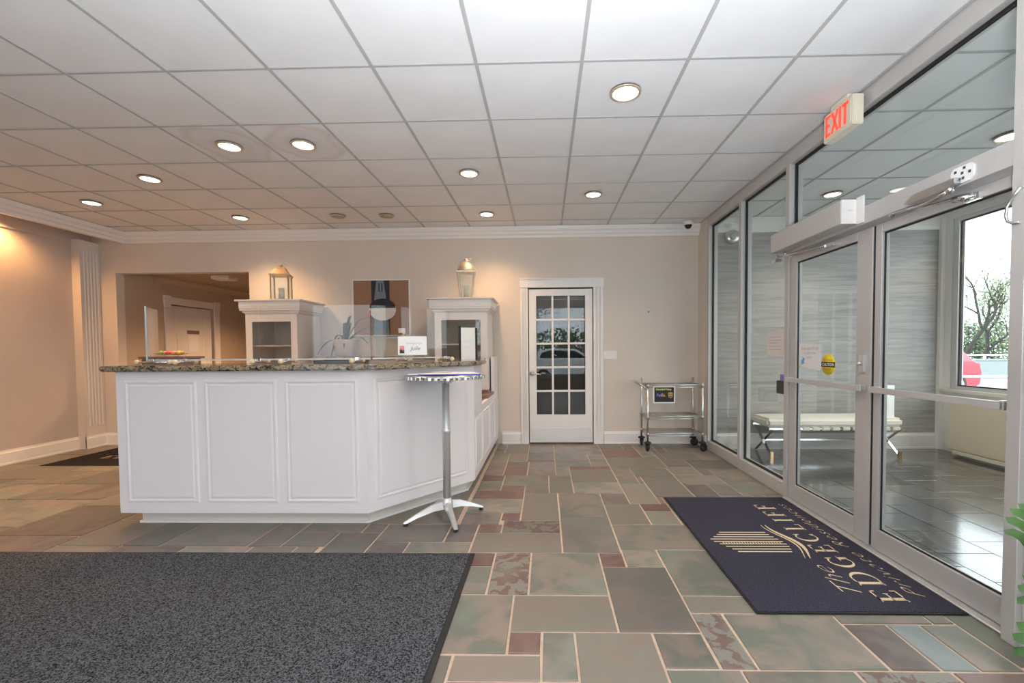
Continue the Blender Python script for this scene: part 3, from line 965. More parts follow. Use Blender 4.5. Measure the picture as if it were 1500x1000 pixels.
glazed(4.70, 5.55, 0.115, 2.83)
glazed(3.80, 4.645, 0.115, 2.83)
glazed(1.93, 3.745, 2.175, 2.83)
glazed(0.255, 1.87, 0.115, 2.83)
box(XS - 0.035, 1.93, 0.0, XS + D, 3.745, 0.012).build('threshold', M['alu_light'], sf, bevel=0.003, seg=1)


def leaf(name, y0, y1, sl, sr):
    d = holder(name, (XS + 0.05, (y0 + y1) / 2, 0))
    x0, x1 = XS + 0.012, XS + 0.06
    xg = (x0 + x1) / 2
    box(x0, y1 - sl, 0.015, x1, y1, 2.05).build('stile', M['alu'], d, bevel=0.002, seg=1)
    box(x0, y0, 0.015, x1, y0 + sr, 2.05).build('stile', M['alu'], d, bevel=0.002, seg=1)
    box(x0, y0 + sr, 1.995, x1, y1 - sl, 2.05).build('top_rail', M['alu'], d, bevel=0.002, seg=1)
    box(x0, y0 + sr, 0.015, x1, y1 - sl, 0.145).build('bottom_rail', M['alu'], d, bevel=0.002, seg=1)
    box(xg - 0.003, y0 + sr, 0.145, xg + 0.003, y1 - sl, 1.995).build('pane', M['glass'], d)
    mb = MB()
    for bx in ((y0 + sr, 0.145, y0 + sr + 0.01, 1.995), (y1 - sl - 0.01, 0.145, y1 - sl, 1.995), (y0 + sr, 0.145, y1 - sl, 0.155), (y0 + sr, 1.985, y1 - sl, 1.995)):
        mb.box(xg - 0.009, bx[0], bx[1], xg - 0.003, bx[2], bx[3])
    mb.build('gasket', M['black'], d)
    # push bar across the room side
    mb = MB()
    mb.box(x0 - 0.055, y0 + 0.04, 1.008, x0 - 0.035, y1 - 0.03, 1.043)
    mb.box(x0 - 0.04, y1 - 0.065, 1.005, x0, y1 - 0.035, 1.046).box(x0 - 0.04, y0 + 0.035, 1.005, x0, y0 + 0.065, 1.046)
    mb.build('push_bar', M['alu_light'], d, bevel=0.003)
    return d


dA = leaf('door_3', 2.815, 3.735, 0.085, 0.135)
dB = leaf('door_4', 1.935, 2.79, 0.052, 0.055)
box(XS + 0.02, 2.791, 0.02, XS + 0.05, 2.814, 2.05).build('weather_strip', M['black'], dA)
mb = MB().box(XS - 0.004, 2.86, 1.13, XS + 0.012, 2.90, 1.24).lathe([(0.012, 0), (0.012, 0.02)], (0, 0, 0), 12)
mb.xform(Matrix.Translation((XS - 0.004, 2.88, 1.185)) @ Matrix.Rotation(math.radians(-90), 4, 'Y'), 8)
mb.box(XS - 0.03, 2.875, 1.18, XS - 0.022, 2.935, 1.19)
lk = mb.build('thumb_latch', M['alu_light'], dA)

# door operator above the left leaf
op = thing('door_operator', 'long taupe box door operator with white end cap above left glass door', 'door operator', (1.995, 3.30, 2.09))
box(1.905, 2.872, 2.085, XS - 0.051, 3.74, 2.235).build('cover', M['alu'], op, bevel=0.003)
mb = MB().box(1.905, 2.86, 2.083, XS - 0.051, 2.872, 2.237).box(XS - 0.063, 2.80, 2.075, XS - 0.051, 2.86, 2.245)
mb.box(1.945, 2.857, 2.165, 1.975, 2.86, 2.172)
mb.build('end_cap', M['white'], op, bevel=0.002)
mb = MB().tube([(1.99, 3.80, 2.055), (1.985, 3.62, 2.052), (2.03, 3.22, 2.025)], 0.009, 10)
mb.box(1.965, 3.77, 2.02, 2.015, 3.83, 2.045).tube([(1.99, 3.80, 2.04), (1.99, 3.80, 2.08)], 0.014, 10)
mb.box(2.03, 3.14, 2.012, 2.072, 3.25, 2.035).tube([(1.985, 3.66, 2.05), (1.985, 3.66, 2.087)], 0.012, 10)
mb.build('arm', M['chrome'], op)

# arm closer over the right leaf
cl = thing('door_closer', 'chrome jointed closer arm over the right glass door', 'door closer', (XS - 0.03, 2.3, 2.0))
mb = MB().prism([(2.46, 2.07), (2.42, 2.06), (2.20, 2.06), (2.16, 2.075), (2.16, 2.10), (2.40, 2.10)], XS - 0.09, XS - 0.051, 'X')
mb.build('closer_body', M['steel'], cl, bevel=0.002)
MB().tube([(XS - 0.075, 2.56, 2.045), (XS - 0.075, 2.33, 2.035), (XS - 0.075, 2.27, 2.042), (XS - 0.07, 2.21, 2.055)], [0.010, 0.010, 0.011, 0.013], 10).ball((XS - 0.07, 2.205, 2.057), 0.018).build('upper_arm', M['chrome'], cl)
MB().tube([(XS - 0.072, 2.56, 2.04), (XS - 0.04, 2.26, 2.02), (XS - 0.01, 2.14, 2.008)], 0.007, 10).ball((XS - 0.073, 2.56, 2.042), 0.015).tube([(XS - 0.03, 2.23, 2.017), (XS - 0.012, 2.16, 2.009)], 0.016, 10).box(XS - 0.012, 2.12, 1.99, XS + 0.013, 2.20, 2.02).build('lower_arm', M['chrome'], cl)
sp = thing('mounting_plate', 'white perforated plate on the header over the right glass door', 'plate', (XS - 0.054, 2.15, 2.08))
mb = MB().prism([(2.215, 2.10), (2.20, 2.075), (2.12, 2.075), (2.10, 2.09), (2.10, 2.14), (2.115, 2.155), (2.20, 2.155), (2.215, 2.14)], XS - 0.058, XS - 0.0505, 'X')
mb.build('plate_body', M['paper'], sp)
for yy, zz in ((2.19, 2.135), (2.155, 2.12), (2.19, 2.098), (2.15, 2.095), (2.145, 2.142), (2.118, 2.115)):
    MB().box(XS - 0.060, yy - 0.006, zz - 0.006, XS - 0.0575, yy + 0.006, zz + 0.006).build('hole', M['dark'], sp)
tag(MB().tube([(XS - 0.066, 1.885, 1.955), (XS - 0.066, 1.915, 1.93), (XS - 0.066, 1.94, 1.89), (XS - 0.066, 1.945, 1.85), (XS - 0.066, 1.935, 1.825), (XS - 0.066, 1.915, 1.812), (XS - 0.066, 1.885, 1.81)], 0.006, 10).build('door_loop', M['steel']), 'curved steel loop of armoured cable beside the near door post', 'cable')

# ------------------------------------------------------------------ entry behind the glass
struct(box(XS + D, YV, 0, XW + 0.1, YV + 0.12, CEIL + 0.02).build('wall_entry_back', M['wallpaper']))
struct(box(XS + D, YV - 0.02, 2.75, XW - 0.02, YV, CEIL).build('trim_frieze', M['white'], bevel=0.003))
base_run((XS + D, YV), (XW - 0.03, YV), -1, 'baseboard_entry', 0.20)
struct(box(XW - 0.05, 5.545, 0, XW, YV, CEIL).build('trim_corner', M['white'], bevel=0.003))
WY0, WY1, WZ0, WZ1 = 2.95, 5.46, 0.77, 2.84
mb = MB()
mb.box(XW, WY0, 0, XW + 0.12, YV, WZ0).box(XW, WY0, WZ1, XW + 0.12, YV, CEIL + 0.02)
mb.box(XW, WY1, WZ0, XW + 0.12, YV, WZ1)
mb.box(XW, 0.2, 2.6, XW + 0.12, WY0, CEIL + 0.02).box(XW, 2.75, 0, XW + 0.12, WY0, 2.6)
struct(mb.build('wall_entry_right', M['white']))
w1 = holder('window_1', (XW + 0.06, (WY0 + WY1) / 2, WZ0))
mb = MB()
for a in ((WY0, WZ0, WY0 + 0.05, WZ1), (WY1 - 0.07, WZ0, WY1, WZ1), (WY0 + 0.05, WZ0, WY1 - 0.07, WZ0 + 0.04), (WY0 + 0.05, WZ1 - 0.04, WY1 - 0.07, WZ1)):
    mb.box(XW + 0.01, a[0], a[1], XW + 0.09, a[2], a[3])
mb.build('window_frame', M['alu_light'], w1, bevel=0.003)
mb = MB()
for a in ((WY0 + 0.05, WZ0 + 0.04, WY0 + 0.065, WZ1 - 0.04), (WY1 - 0.088, WZ0 + 0.04, WY1 - 0.07, WZ1 - 0.04), (WY0 + 0.065, WZ0 + 0.04, WY1 - 0.088, WZ0 + 0.055), (WY0 + 0.065, WZ1 - 0.055, WY1 - 0.088, WZ1 - 0.04)):
    mb.box(XW + 0.03, a[0], a[1], XW + 0.06, a[2], a[3])
mb.build('gasket', M['black'], w1)
box(XW + 0.045, WY0 + 0.05, WZ0 + 0.04, XW + 0.051, WY1 - 0.07, WZ1 - 0.04).build('pane', M['glass_out'], w1)
box(XW - 0.055, WY0, WZ0 - 0.04, XW + 0.01, 5.54, WZ0).build('window_sill', M['white'], w1, bevel=0.004)
w2 = holder('window_6', (XW + 0.06, 1.48, 0))
mb = MB()
for a in ((0.2, 0, 0.26, 2.6), (1.42, 0, 1.52, 2.6), (2.69, 0, 2.75, 2.6), (0.26, 0, 1.42, 0.1), (1.52, 0, 2.69, 0.1), (0.26, 2.54, 1.42, 2.6), (1.52, 2.54, 2.69, 2.6)):
    mb.box(XW + 0.01, a[0], a[1], XW + 0.09, a[2], a[3])
mb.build('window_frame', M['alu_light'], w2)
box(XW + 0.045, 0.26, 0.1, XW + 0.051, 1.42, 2.54).build('pane', M['glass_out'], w2)
box(XW + 0.045, 1.52, 0.1, XW + 0.051, 2.69, 2.54).build('pane', M['glass_out'], w2)
struct(box(XS + D, 0.1, 0, XW + 0.1, 0.2, CEIL + 0.02).build('wall_entry_near', M['white']))


# ------------------------------------------------------------------ ceiling lamps
LAB = ['left of the two downlights side by side in the stained tiles', 'right of the two downlights side by side in the stained tiles',
       'downlight one row behind and left of the stained tiles', 'downlight nearest the left wall cornice',
       'downlight high above the pass-through opening, close to the back wall', 'downlight above the middle of the granite counter',
       'downlight above the floor in front of the paned door', 'downlight close to the back wall above the right white hutch',
       'large bright downlight nearest the camera, towards the glass wall']


def downlight(x, y, label, lit=True, r=0.073, group='recessed ceiling downlights'):
    t = thing('downlight', label, 'downlight', (x, y, CEIL), group)
    MB().lathe([(r + 0.020, -0.004), (r + 0.018, -0.012), (r + 0.004, -0.014), (r, -0.008), (r, 0.0), (r + 0.02, 0.0)], (x, y, CEIL), 28).build('trim_ring', M['trim_ring'], t)
    MB().lathe([(r, -0.009), (r * 0.5, -0.013), (0.001, -0.014)], (x, y, CEIL), 24).build('lens', M['lens' if lit else 'lens_off'], t)
    return t


for (x, y), lb in zip(LAMPS, LAB):
    downlight(x, y, lb, True, 0.08 if lb.startswith('large') else 0.073)
downlight(-2.52, 5.29, 'unlit brown recessed fitting near the back wall, the left one', False, 0.07, 'unlit ceiling fittings')
downlight(-1.93, 5.31, 'unlit brown recessed fitting near the back wall, the right one', False, 0.07, 'unlit ceiling fittings')
downlight(3.10, 4.80, 'entry downlight seen through the transom above the door operator', True, 0.075, 'entry ceiling downlights')
downlight(3.66, 3.55, 'entry downlight cut by the near door post', True, 0.08, 'entry ceiling downlights')

# ------------------------------------------------------------------ exit sign
ex = thing('exit_sign', 'cream box sign with red EXIT letters under the ceiling by the glass', 'exit sign', (2.0, 2.99, 2.72))
box(1.965, 2.855, 2.715, 2.035, 3.15, 2.905).build('housing', M['cream'], ex, bevel=0.006)
box(1.960, 2.872, 2.73, 1.966, 3.135, 2.892).build('face_plate', M['cream'], ex, bevel=0.002)
box(1.972, 2.92, 2.905, 2.03, 3.09, CEIL - 0.001).build('canopy', M['cream'], ex, bevel=0.003)
mb = MB()
# block strokes, drawn in (along, up) and placed on the face; "along" runs from far to near
def stroke(a0, b0, a1, b1, w=0.019):
    A = Vector((1.958, 3.115 - a0, 2.742 + b0)); B = Vector((1.958, 3.115 - a1, 2.742 + b1))
    mb.bar(A, B, 0.004, w, upv=(1, 0, 0)) if False else mb.bar(A, B, w, 0.004, upv=(1, 0, 0))
H = 0.138
stroke(0.01, 0, 0.01, H); stroke(0.0, H - 0.009, 0.05, H - 0.009); stroke(0.0, 0.009, 0.05, 0.009); stroke(0.0, H / 2, 0.042, H / 2)
stroke(0.066, 0, 0.122, H); stroke(0.066, H, 0.122, 0)
stroke(0.147, 0, 0.147, H)
stroke(0.196, 0, 0.196, H); stroke(0.168, H - 0.009, 0.224, H - 0.009)
mb.build('letters', M['exit_red'], ex)

# dome camera in the corner and unidentified round grey disc on the entry wall
dc = thing('dome_camera', 'white dome security camera with black globe at the cornice corner', 'camera', (1.86, 5.72, CEIL))
MB().lathe([(0.062, 0), (0.062, -0.04), (0.055, -0.052), (0.0, -0.052)], (1.86, 5.72, CEIL - 0.001), 24).build('mount', M['white'], dc)
MB().lathe([(0.047, -0.05), (0.043, -0.07), (0.03, -0.09), (0.012, -0.1), (0.001, -0.101)], (1.86, 5.72, CEIL), 20).build('globe', M['black_gloss'], dc)
wa = thing('wall_disc', 'round grey disc on the striped entry wall behind the far pane', 'alarm', (2.36, YV, 2.68))
mb = MB().lathe([(0.085, 0), (0.085, 0.03), (0.07, 0.045), (0.001, 0.05)], n=24)
mb.xform(Matrix.Translation((2.36, YV - 0.021, 2.69)) @ Matrix.Rotation(math.radians(90), 4, 'X')).build('disc_body', M['steel'], wa)
mb = MB().lathe([(0.045, 0.046), (0.03, 0.056), (0.001, 0.058)], n=20)
mb.xform(Matrix.Translation((2.36, YV - 0.021, 2.69)) @ Matrix.Rotation(math.radians(90), 4, 'X')).build('grille', M['tbar'], wa)

# ------------------------------------------------------------------ reception desk
desk = thing('reception_desk', 'white panelled reception desk with angled corner under a granite counter', 'reception desk', (-1.9, 4.0, 0))
P0, P1, P2 = (-3.17, 3.12), (-1.31, 3.12), (-0.655, 3.93)


def slab(p0, p1, z0, z1, t, name, m, parent, inward=1):
    d = Vector((p1[0] - p0[0], p1[1] - p0[1])).normalized()
    n = Vector((-d.y, d.x)) * inward * t
    poly = [p0, p1, (p1[0] + n.x, p1[1] + n.y), (p0[0] + n.x, p0[1] + n.y)]
    return MB().prism(poly, z0, z1, 'Z').build(name, m, parent)


def desk_panel(p, d, s0, s1, z0, z1, board, m):
    # recessed-and-raised panel: frame bead plus a field, lying on the face that starts at p and runs along d
    d = Vector((d[0], d[1], 0)).normalized()
    n = Vector((d.y, -d.x, 0))
    o = Vector((p[0], p[1], 0))
    rings = [(0.0, 0.0), (0.004, 0.007), (0.016, 0.009), (0.022, 0.003), (0.030, 0.002), (0.042, 0.007)]
    v, f = [], []
    for ins, hgt in rings:
        for s, z in ((s0 + ins, z0 + ins), (s1 - ins, z0 + ins), (s1 - ins, z1 - ins), (s0 + ins, z1 - ins)):
            v.append(o + d * s + Vector((0, 0, z)) + n * hgt)
    for r in range(len(rings) - 1):
        for k in range(4):
            k2 = (k + 1) % 4
            f.append((r * 4 + k, r * 4 + k2, (r + 1) * 4 + k2, (r + 1) * 4 + k))
    k = (len(rings) - 1) * 4
    f.append((k, k + 1, k + 2, k + 3))
    f.append((3, 2, 1, 0))
    MB().add(v, f).build('panel', m, board)


b1 = slab(P0, P1, 0.10, 1.152, 0.04, 'front_board', M['desk_white'], desk)
for s0, s1 in ((0.065, 0.605), (0.665, 1.20), (1.262, 1.80)):
    desk_panel(P0, (1, 0), s0, s1, 0.18, 1.085, b1, M['desk_white'])
dv = (P2[0] - P1[0], P2[1] - P1[1])
Ld = math.hypot(*dv)
b2 = slab(P1, P2, 0.10, 1.152, 0.04, 'angled_board', M['desk_white'], desk)
desk_panel(P1, dv, 0.07, Ld - 0.075, 0.18, 1.085, b2, M['desk_white'])
# right side: high at the counter, low beside the desk seat, high again at the wall
b3 = MB().prism([(3.93, 0.10), (5.90, 0.10), (5.90, 1.205), (5.50, 1.205), (5.50, 0.735), (4.42, 0.735), (4.42, 1.152), (3.93, 1.152)], -0.695, -0.655, 'X').build('side_board', M['desk_white'], desk)
for s0, s1, z1 in ((0.06, 0.44, 0.66), (0.50, 1.0, 0.66), (1.06, 1.5, 0.66), (1.56, 1.92, 0.66)):
    desk_panel(P2, (0, 1), s0, s1, 0.18, z1, b3, M['desk_white'])
slab((-3.17, 5.2), (-3.17, 3.161), 0.10, 1.152, 0.04, 'end_board', M['desk_white'], desk)
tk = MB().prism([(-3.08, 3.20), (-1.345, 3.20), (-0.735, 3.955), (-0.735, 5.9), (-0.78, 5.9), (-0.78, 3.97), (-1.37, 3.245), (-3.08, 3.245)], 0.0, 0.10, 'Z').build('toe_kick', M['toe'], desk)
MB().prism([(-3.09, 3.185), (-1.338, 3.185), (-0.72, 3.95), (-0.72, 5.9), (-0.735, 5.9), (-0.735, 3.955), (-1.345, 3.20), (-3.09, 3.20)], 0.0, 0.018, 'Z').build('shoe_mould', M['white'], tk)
MB().prism([(-3.13, 3.165), (-1.34, 3.165), (-0.70, 3.96), (-0.70, 4.42), (-1.2, 4.42), (-1.55, 3.72), (-3.13, 3.72)], 0.70, 0.735, 'Z').build('work_surface', M['brown_counter'], desk)
MB().box(-0.75, 4.95, 0.735, -0.66, 5.50, 0.768).build('ledge', M['brown_counter'], desk, bevel=0.004)

ct = MB()
fr = [(-3.235, 3.055), (-1.42, 3.055)]
for k in range(1, 8):
    t = k / 8
    a = Vector((-1.42, 3.055)); c = Vector((-1.21, 3.055)); e = Vector((-1.10, 3.22))
    p = a * (1 - t) ** 2 + c * 2 * t * (1 - t) + e * t * t
    fr.append((p.x, p.y))
fr += [(-1.10, 3.22), (-0.70, 3.74)]
for k in range(1, 6):
    t = k / 6
    a = Vector((-0.70, 3.74)); c = Vector((-0.595, 3.88)); e = Vector((-0.595, 4.05))
    p = a * (1 - t) ** 2 + c * 2 * t * (1 - t) + e * t * t
    fr.append((p.x, p.y))
fr += [(-0.595, 4.05), (-0.595, 4.36), (-0.64, 4.43), (-1.0, 4.43), (-1.42, 3.60), (-3.235, 3.60)]
tag(ct.prism(fr, 1.153, 1.195, 'Z').build('countertop', M['granite'], bevel=0.010, seg=3), 'polished brown and black granite counter slab on the white reception desk', 'countertop')
ZC = 1.196

# acrylic shields with their wooden-ended feet
ZG0, ZG1 = 1.225, 1.645


def shield(p0, p1, label, z1=ZG1, z1b=None):
    d = Vector((p1[0] - p0[0], p1[1] - p0[1], 0)).normalized()
    n = Vector((-d.y, d.x, 0)) * 0.003
    a, b = Vector((*p0, 0)), Vector((*p1, 0))
    zz = [z1, z1 if z1b is None else z1b]
    v = []
    for s in (-1, 1):
        v += [a + n * s + Vector((0, 0, ZG0)), b + n * s + Vector((0, 0, ZG0)), b + n * s + Vector((0, 0, zz[1])), a + n * s + Vector((0, 0, zz[0]))]
    f = [(0, 1, 2, 3), (7, 6, 5, 4), (0, 4, 5, 1), (1, 5, 6, 2), (2, 6, 7, 3), (3, 7, 4, 0)]
    o = MB().add(v, f).build('acrylic_shield', M['acrylic'])
    MB().bar(a + Vector((0, 0, ZG0 + 0.006)), b + Vector((0, 0, ZG0 + 0.006)), 0.008, 0.012).build('bottom_edge', M['frost'], o)
    return tag(o, label, 'sneeze guard', 'acrylic shields on the counter')


shield((-3.09, 3.31), (-2.22, 3.31), 'clear acrylic shield at the left of the counter before the pass-through')
shield((-2.21, 3.31), (-1.345, 3.31), 'clear acrylic shield on the middle of the counter before the plant')
shield((-1.335, 3.315), (-0.86, 3.87), 'clear acrylic shield on the angled end of the counter')
shield((-3.10, 3.313), (-3.24, 3.56), 'small side wing of acrylic bent back at the far left of the counter', ZG1, ZG1)
lw = MB().bar((-3.097, 3.30, ZG0 - 0.015), (-3.097, 3.30, ZG1 + 0.005), 0.012, 0.012).build('corner_clip', M['tbar'])
tag(lw, 'upright metal corner strip joining the two left acrylic shields', 'bracket')


def foot(x, y, ang, label, L=0.19):
    # rod through the sheet with a wooden ball at each end
    t = thing('shield_foot', label, 'shield foot', (x, y, ZC), 'wooden-ended feet of the acrylic shields')
    d = Vector((math.cos(ang), math.sin(ang), 0))
    c = Vector((x, y, ZC + 0.020))
    MB().tube([c - d * L / 2, c + d * L / 2], 0.008, 10).build('rod', M['chrome'], t)
    MB().ball(tuple(c - d * (L / 2)), 0.0195, 14).build('wooden_ball', M['wood'], t)
    MB().ball(tuple(c + d * (L / 2)), 0.0195, 14).build('wooden_ball', M['wood'], t)
    MB().box(x - 0.012, y - 0.012, ZC + 0.026, x + 0.012, y + 0.012, ZC + 0.045).build('sheet_clamp', M['chrome'], t, bevel=0.002)
    return t


HP = math.pi / 2
foot(-2.80, 3.31, HP, 'wooden-ended shield foot before the sweets plate')
foot(-2.21, 3.31, HP, 'wooden-ended shield foot below the right edge of the pass-through')
foot(-1.99, 3.31, HP, 'wooden-ended shield foot below the left hutch')
foot(-1.45, 3.31, HP, 'wooden-ended shield foot below the potted plant')
foot(-1.16, 3.52, HP + 0.85, 'wooden-ended shield foot left of the slanted name card')
foot(-0.88, 3.80, HP + 0.85, 'wooden-ended shield foot at the right end of the counter, past the name card')
foot(-3.02, 3.27, 0.0, 'wooden-ended shield foot lying along the left end of the counter', 0.26)

# name card in a slanted stand
nc = thing('name_card', 'white slanted name card reading Julie on the counter, before the picture', 'name card', (-1.03, 3.36, ZC))
ccx, ccy = -1.035, 3.40
A = Vector((ccx - 0.115, ccy - 0.04, ZC + 0.06)); ux = Vector((1, 0.03, 0)).normalized(); uy = Vector((-0.10, 0.32, 1)).normalized()
fm = frame(A, ux, uy)
mb = MB().box(0, 0, -0.002, 0.225, 0.155, 0.002).xform(fm)
mb.build('card', M['paper'], nc)
mb = MB().box(-0.004, -0.008, -0.006, 0.23, 0.158, -0.003).xform(fm).box(ccx - 0.12, ccy - 0.10, ZC, ccx + 0.115, ccy + 0.06, ZC + 0.004)
mb.bar((ccx, ccy - 0.045, ZC + 0.004), (ccx, ccy - 0.04, ZC + 0.055), 0.22, 0.004, upv=(0, 1, 0))
mb.build('stand', M['acrylic'], nc)
fm2 = fm @ Matrix.Translation((0, 0, 0.0035))
mb = MB()
add_text(mb, 'Concierge on Duty', 0.024, fm2 @ Matrix.Translation((0.065, 0.088, 0)), fitw=0.125)
mb.build('heading', M['pale_ink'], nc)
mb = MB()
add_text(mb, 'Julie', 0.045, fm2 @ Matrix.Translation((0.098, 0.040, 0)), shear=0.25)
mb.build('name', M['ink'], nc)
mb = MB().box(0.014, 0.014, 0, 0.050, 0.040, 0.001, M['art_black']).box(0.014, 0.040, 0, 0.050, 0.075, 0.001, M['candy_pink']).box(0.020, 0.030, 0.001, 0.027, 0.05, 0.0015, M['art_black']).box(0.036, 0.030, 0.001, 0.045, 0.046, 0.0015, M['art_brown']).xform(fm2)
mb.build('picture', None, nc)

# ------------------------------------------------------------------ things behind the counter
cred = thing('back_cabinet', 'low white back cabinet with brown top below the two hutches', 'cabinet', (-2.3, 5.6, 0))
box(-3.74, 5.33, 0.0, -0.72, 5.895, 0.76).build('cabinet_body', M['hutch'], cred, bevel=0.003)
box(-3.76, 5.28, 0.76, -0.705, 5.895, 0.795).build('cabinet_top', M['brown_counter'], cred, bevel=0.004)
for k in range(4):
    x0 = -3.70 + k * 0.74
    dd = box(x0, 5.312, 0.08, x0 + 0.70, 5.33, 0.72).build('cabinet_door', M['hutch'], cred, bevel=0.004)
    MB().tube([(x0 + 0.62, 5.30, 0.52), (x0 + 0.62, 5.285, 0.53), (x0 + 0.62, 5.285, 0.61), (x0 + 0.62, 5.30, 0.62)], 0.005, 8).build('handle', M['steel'], dd)
rs = thing('raised_ledge', 'raised shelf with a dark granite top between the two hutches', 'shelf', (-2.2, 5.55, 0.796))
box(-2.95, 5.42, 0.796, -1.44, 5.895, 1.185).build('ledge_body', M['hutch'], rs)
box(-2.955, 5.34, 1.185, -1.44, 5.895, 1.222).build('ledge_top', M['granite'], rs, bevel=0.005)


def hutch(x0, x1, label):
    t = thing('hutch', label, 'hutch', ((x0 + x1) / 2, 5.62, 0.796), 'white glazed hutches by the back wall')
    y0, y1, z0 = 5.34, 5.895, 0.796
    w = 0.028
    mb = MB().box(x0, y0 + 0.025, z0, x0 + w, y1, 1.76).box(x1 - w, y0 + 0.025, z0, x1, y1, 1.76)
    mb.box(x0 + w, y0 + 0.025, z0, x1 - w, y1, z0 + 0.03).box(x0 + w, y0 + 0.025, 1.73, x1 - w, y1, 1.76)
    mb.build('carcass', M['hutch'], t)
    box(x0 + w, y1 - 0.015, z0 + 0.03, x1 - w, y1, 1.73).build('back_panel', M['hutch_back'], t)
    box(x0 + w, y0 + 0.05, 1.355, x1 - w, y1 - 0.015, 1.375).build('shelf', M['hutch'], t)
    # crown in three steps
    mb = MB()
    for a, za, zb in ((0.012, 1.76, 1.775), (0.028, 1.775, 1.80), (0.05, 1.80, 1.825), (0.055, 1.825, 1.915)):
        mb.box(x0 - a, y0 + 0.02 - a, za, x1 + a, y1, zb)
    mb.build('cornice', M['hutch'], t, bevel=0.003)
    box(x0 - 0.085, y0 - 0.07, 1.915, x1 + 0.085, y1, 1.935).build('top_board', M['hutch'], t, bevel=0.004)
    s = 0.085
    d = MB().box(x0 + 0.003, y0, z0 + 0.005, x0 + s, y0 + 0.022, 1.755).box(x1 - s, y0, z0 + 0.005, x1 - 0.003, y0 + 0.022, 1.755)
    d.box(x0 + s, y0, z0 + 0.005, x1 - s, y0 + 0.022, z0 + 0.10).box(x0 + s, y0, 1.665, x1 - s, y0 + 0.022, 1.755)
    door = d.build('door', M['hutch'], t, bevel=0.002)
    box(x0 + s, y0 + 0.009, z0 + 0.10, x1 - s, y0 + 0.014, 1.665).build('glass', M['lite'], door)
    MB().lathe([(0.006, 0), (0.006, 0.012), (0.013, 0.018), (0.013, 0.026), (0.001, 0.03)], n=12).xform(Matrix.Translation((x1 - 0.03, y0, 1.19)) @ Matrix.Rotation(math.radians(90), 4, 'X')).build('knob', M['steel'], door)
    return t


hutch(-3.745, -3.085, 'left white hutch with glazed door, beside the pass-through')
hutch(-1.37, -0.715, 'right white hutch with glazed door, at the desk end near the paned door')


def lantern(cx, cy, z, wb, wt, hb, style, metal, label, rot):
    t = thing('lantern', label, 'lantern', (cx, cy, z))
    st = len
    R = Matrix.Translation((cx, cy, z)) @ Matrix.Rotation(rot, 4, 'Z')
    def bld(mb, name, m, bevel=0.0):
        return mb.xform(R).build(name, m, t, bevel=bevel)
    b, p = wb / 2, wt / 2
    bld(MB().box(-b - 0.008, -b - 0.008, 0, b + 0.008, b + 0.008, 0.018), 'base', metal, 0.003)
    for sx in (-1, 1):
        for sy in (-1, 1):
            bld(MB().bar((sx * (b - 0.006), sy * (b - 0.006), 0.018), (sx * (p - 0.006), sy * (p - 0.006), hb), 0.012, 0.012), 'corner_post', metal)
    for k in range(4):
        a = k * math.pi / 2
        q = MB().add([(-b + 0.01, -b + 0.004, 0.02), (b - 0.01, -b + 0.004, 0.02), (p - 0.01, -p + 0.004, hb - 0.002), (-p + 0.01, -p + 0.004, hb - 0.002),
                      (-b + 0.01, -b + 0.007, 0.02), (b - 0.01, -b + 0.007, 0.02), (p - 0.01, -p + 0.007, hb - 0.002), (-p + 0.01, -p + 0.007, hb - 0.002)],
                     [(0, 1, 2, 3), (7, 6, 5, 4), (0, 4, 5, 1), (1, 5, 6, 2), (2, 6, 7, 3), (3, 7, 4, 0)])
        q.xform(Matrix.Rotation(a, 4, 'Z'))
        bld(q, 'pane', M['glass_out'])
    bld(MB().box(-p - 0.010, -p - 0.010, hb, p + 0.010, p + 0.010, hb + 0.014), 'collar', metal, 0.003)
    s2 = math.sqrt(2)
    if style == 'pitched':
        prof = [(p + 0.018, hb + 0.014), (p * 0.90, hb + 0.03), (p * 0.62, hb + 0.085), (p * 0.55, hb + 0.105), (p * 0.30, hb + 0.112)]
        roof = MB().lathe([(r * s2, zz) for r, zz in prof], n=4, rot=math.pi / 4, smooth=False)
        zt = hb + 0.112
    else:
        prof = [((p + 0.006) * math.cos(u), hb + 0.014 + (p + 0.025) * math.sin(u)) for u in [i * math.pi / 16 for i in range(8)]]
        roof = MB().lathe(prof, n=24)
        zt = prof[-1][1]
    bld(roof, 'roof', metal)
    bld(MB().lathe([(0.018, 0), (0.010, 0.012), (0.022, 0.026), (0.022, 0.034), (0.008, 0.04)], (0, 0, zt), 14), 'finial', metal)
    ring = [(0.028 * math.cos(u) + 0.035, 0.0, zt + 0.030 + 0.016 * math.sin(u)) for u in [i * 2 * math.pi / 14 for i in range(14)]]
    bld(MB().tube(ring, 0.0035, 8, closed=True), 'ring_handle', metal)
    bld(MB().lathe([(0.034, 0.018), (0.034, 0.018 + hb * 0.45), (0.030, 0.022 + hb * 0.46), (0.001, 0.02 + hb * 0.46)], n=18).tube([(0, 0, 0.018 + hb * 0.46), (0.002, 0, 0.035 + hb * 0.46)], 0.002, 6), 'candle', M['candle'])
    return t


lantern(-3.36, 5.48, 1.936, 0.21, 0.21, 0.31, 'pitched', M['lantern_gold'], 'gold lantern with a pitched roof on the left hutch', 0.35)
lantern(-1.00, 5.52, 1.936, 0.155, 0.215, 0.33, 'dome', M['lantern_pale'], 'pale metal lantern with a domed roof on the right hutch', 0.12)

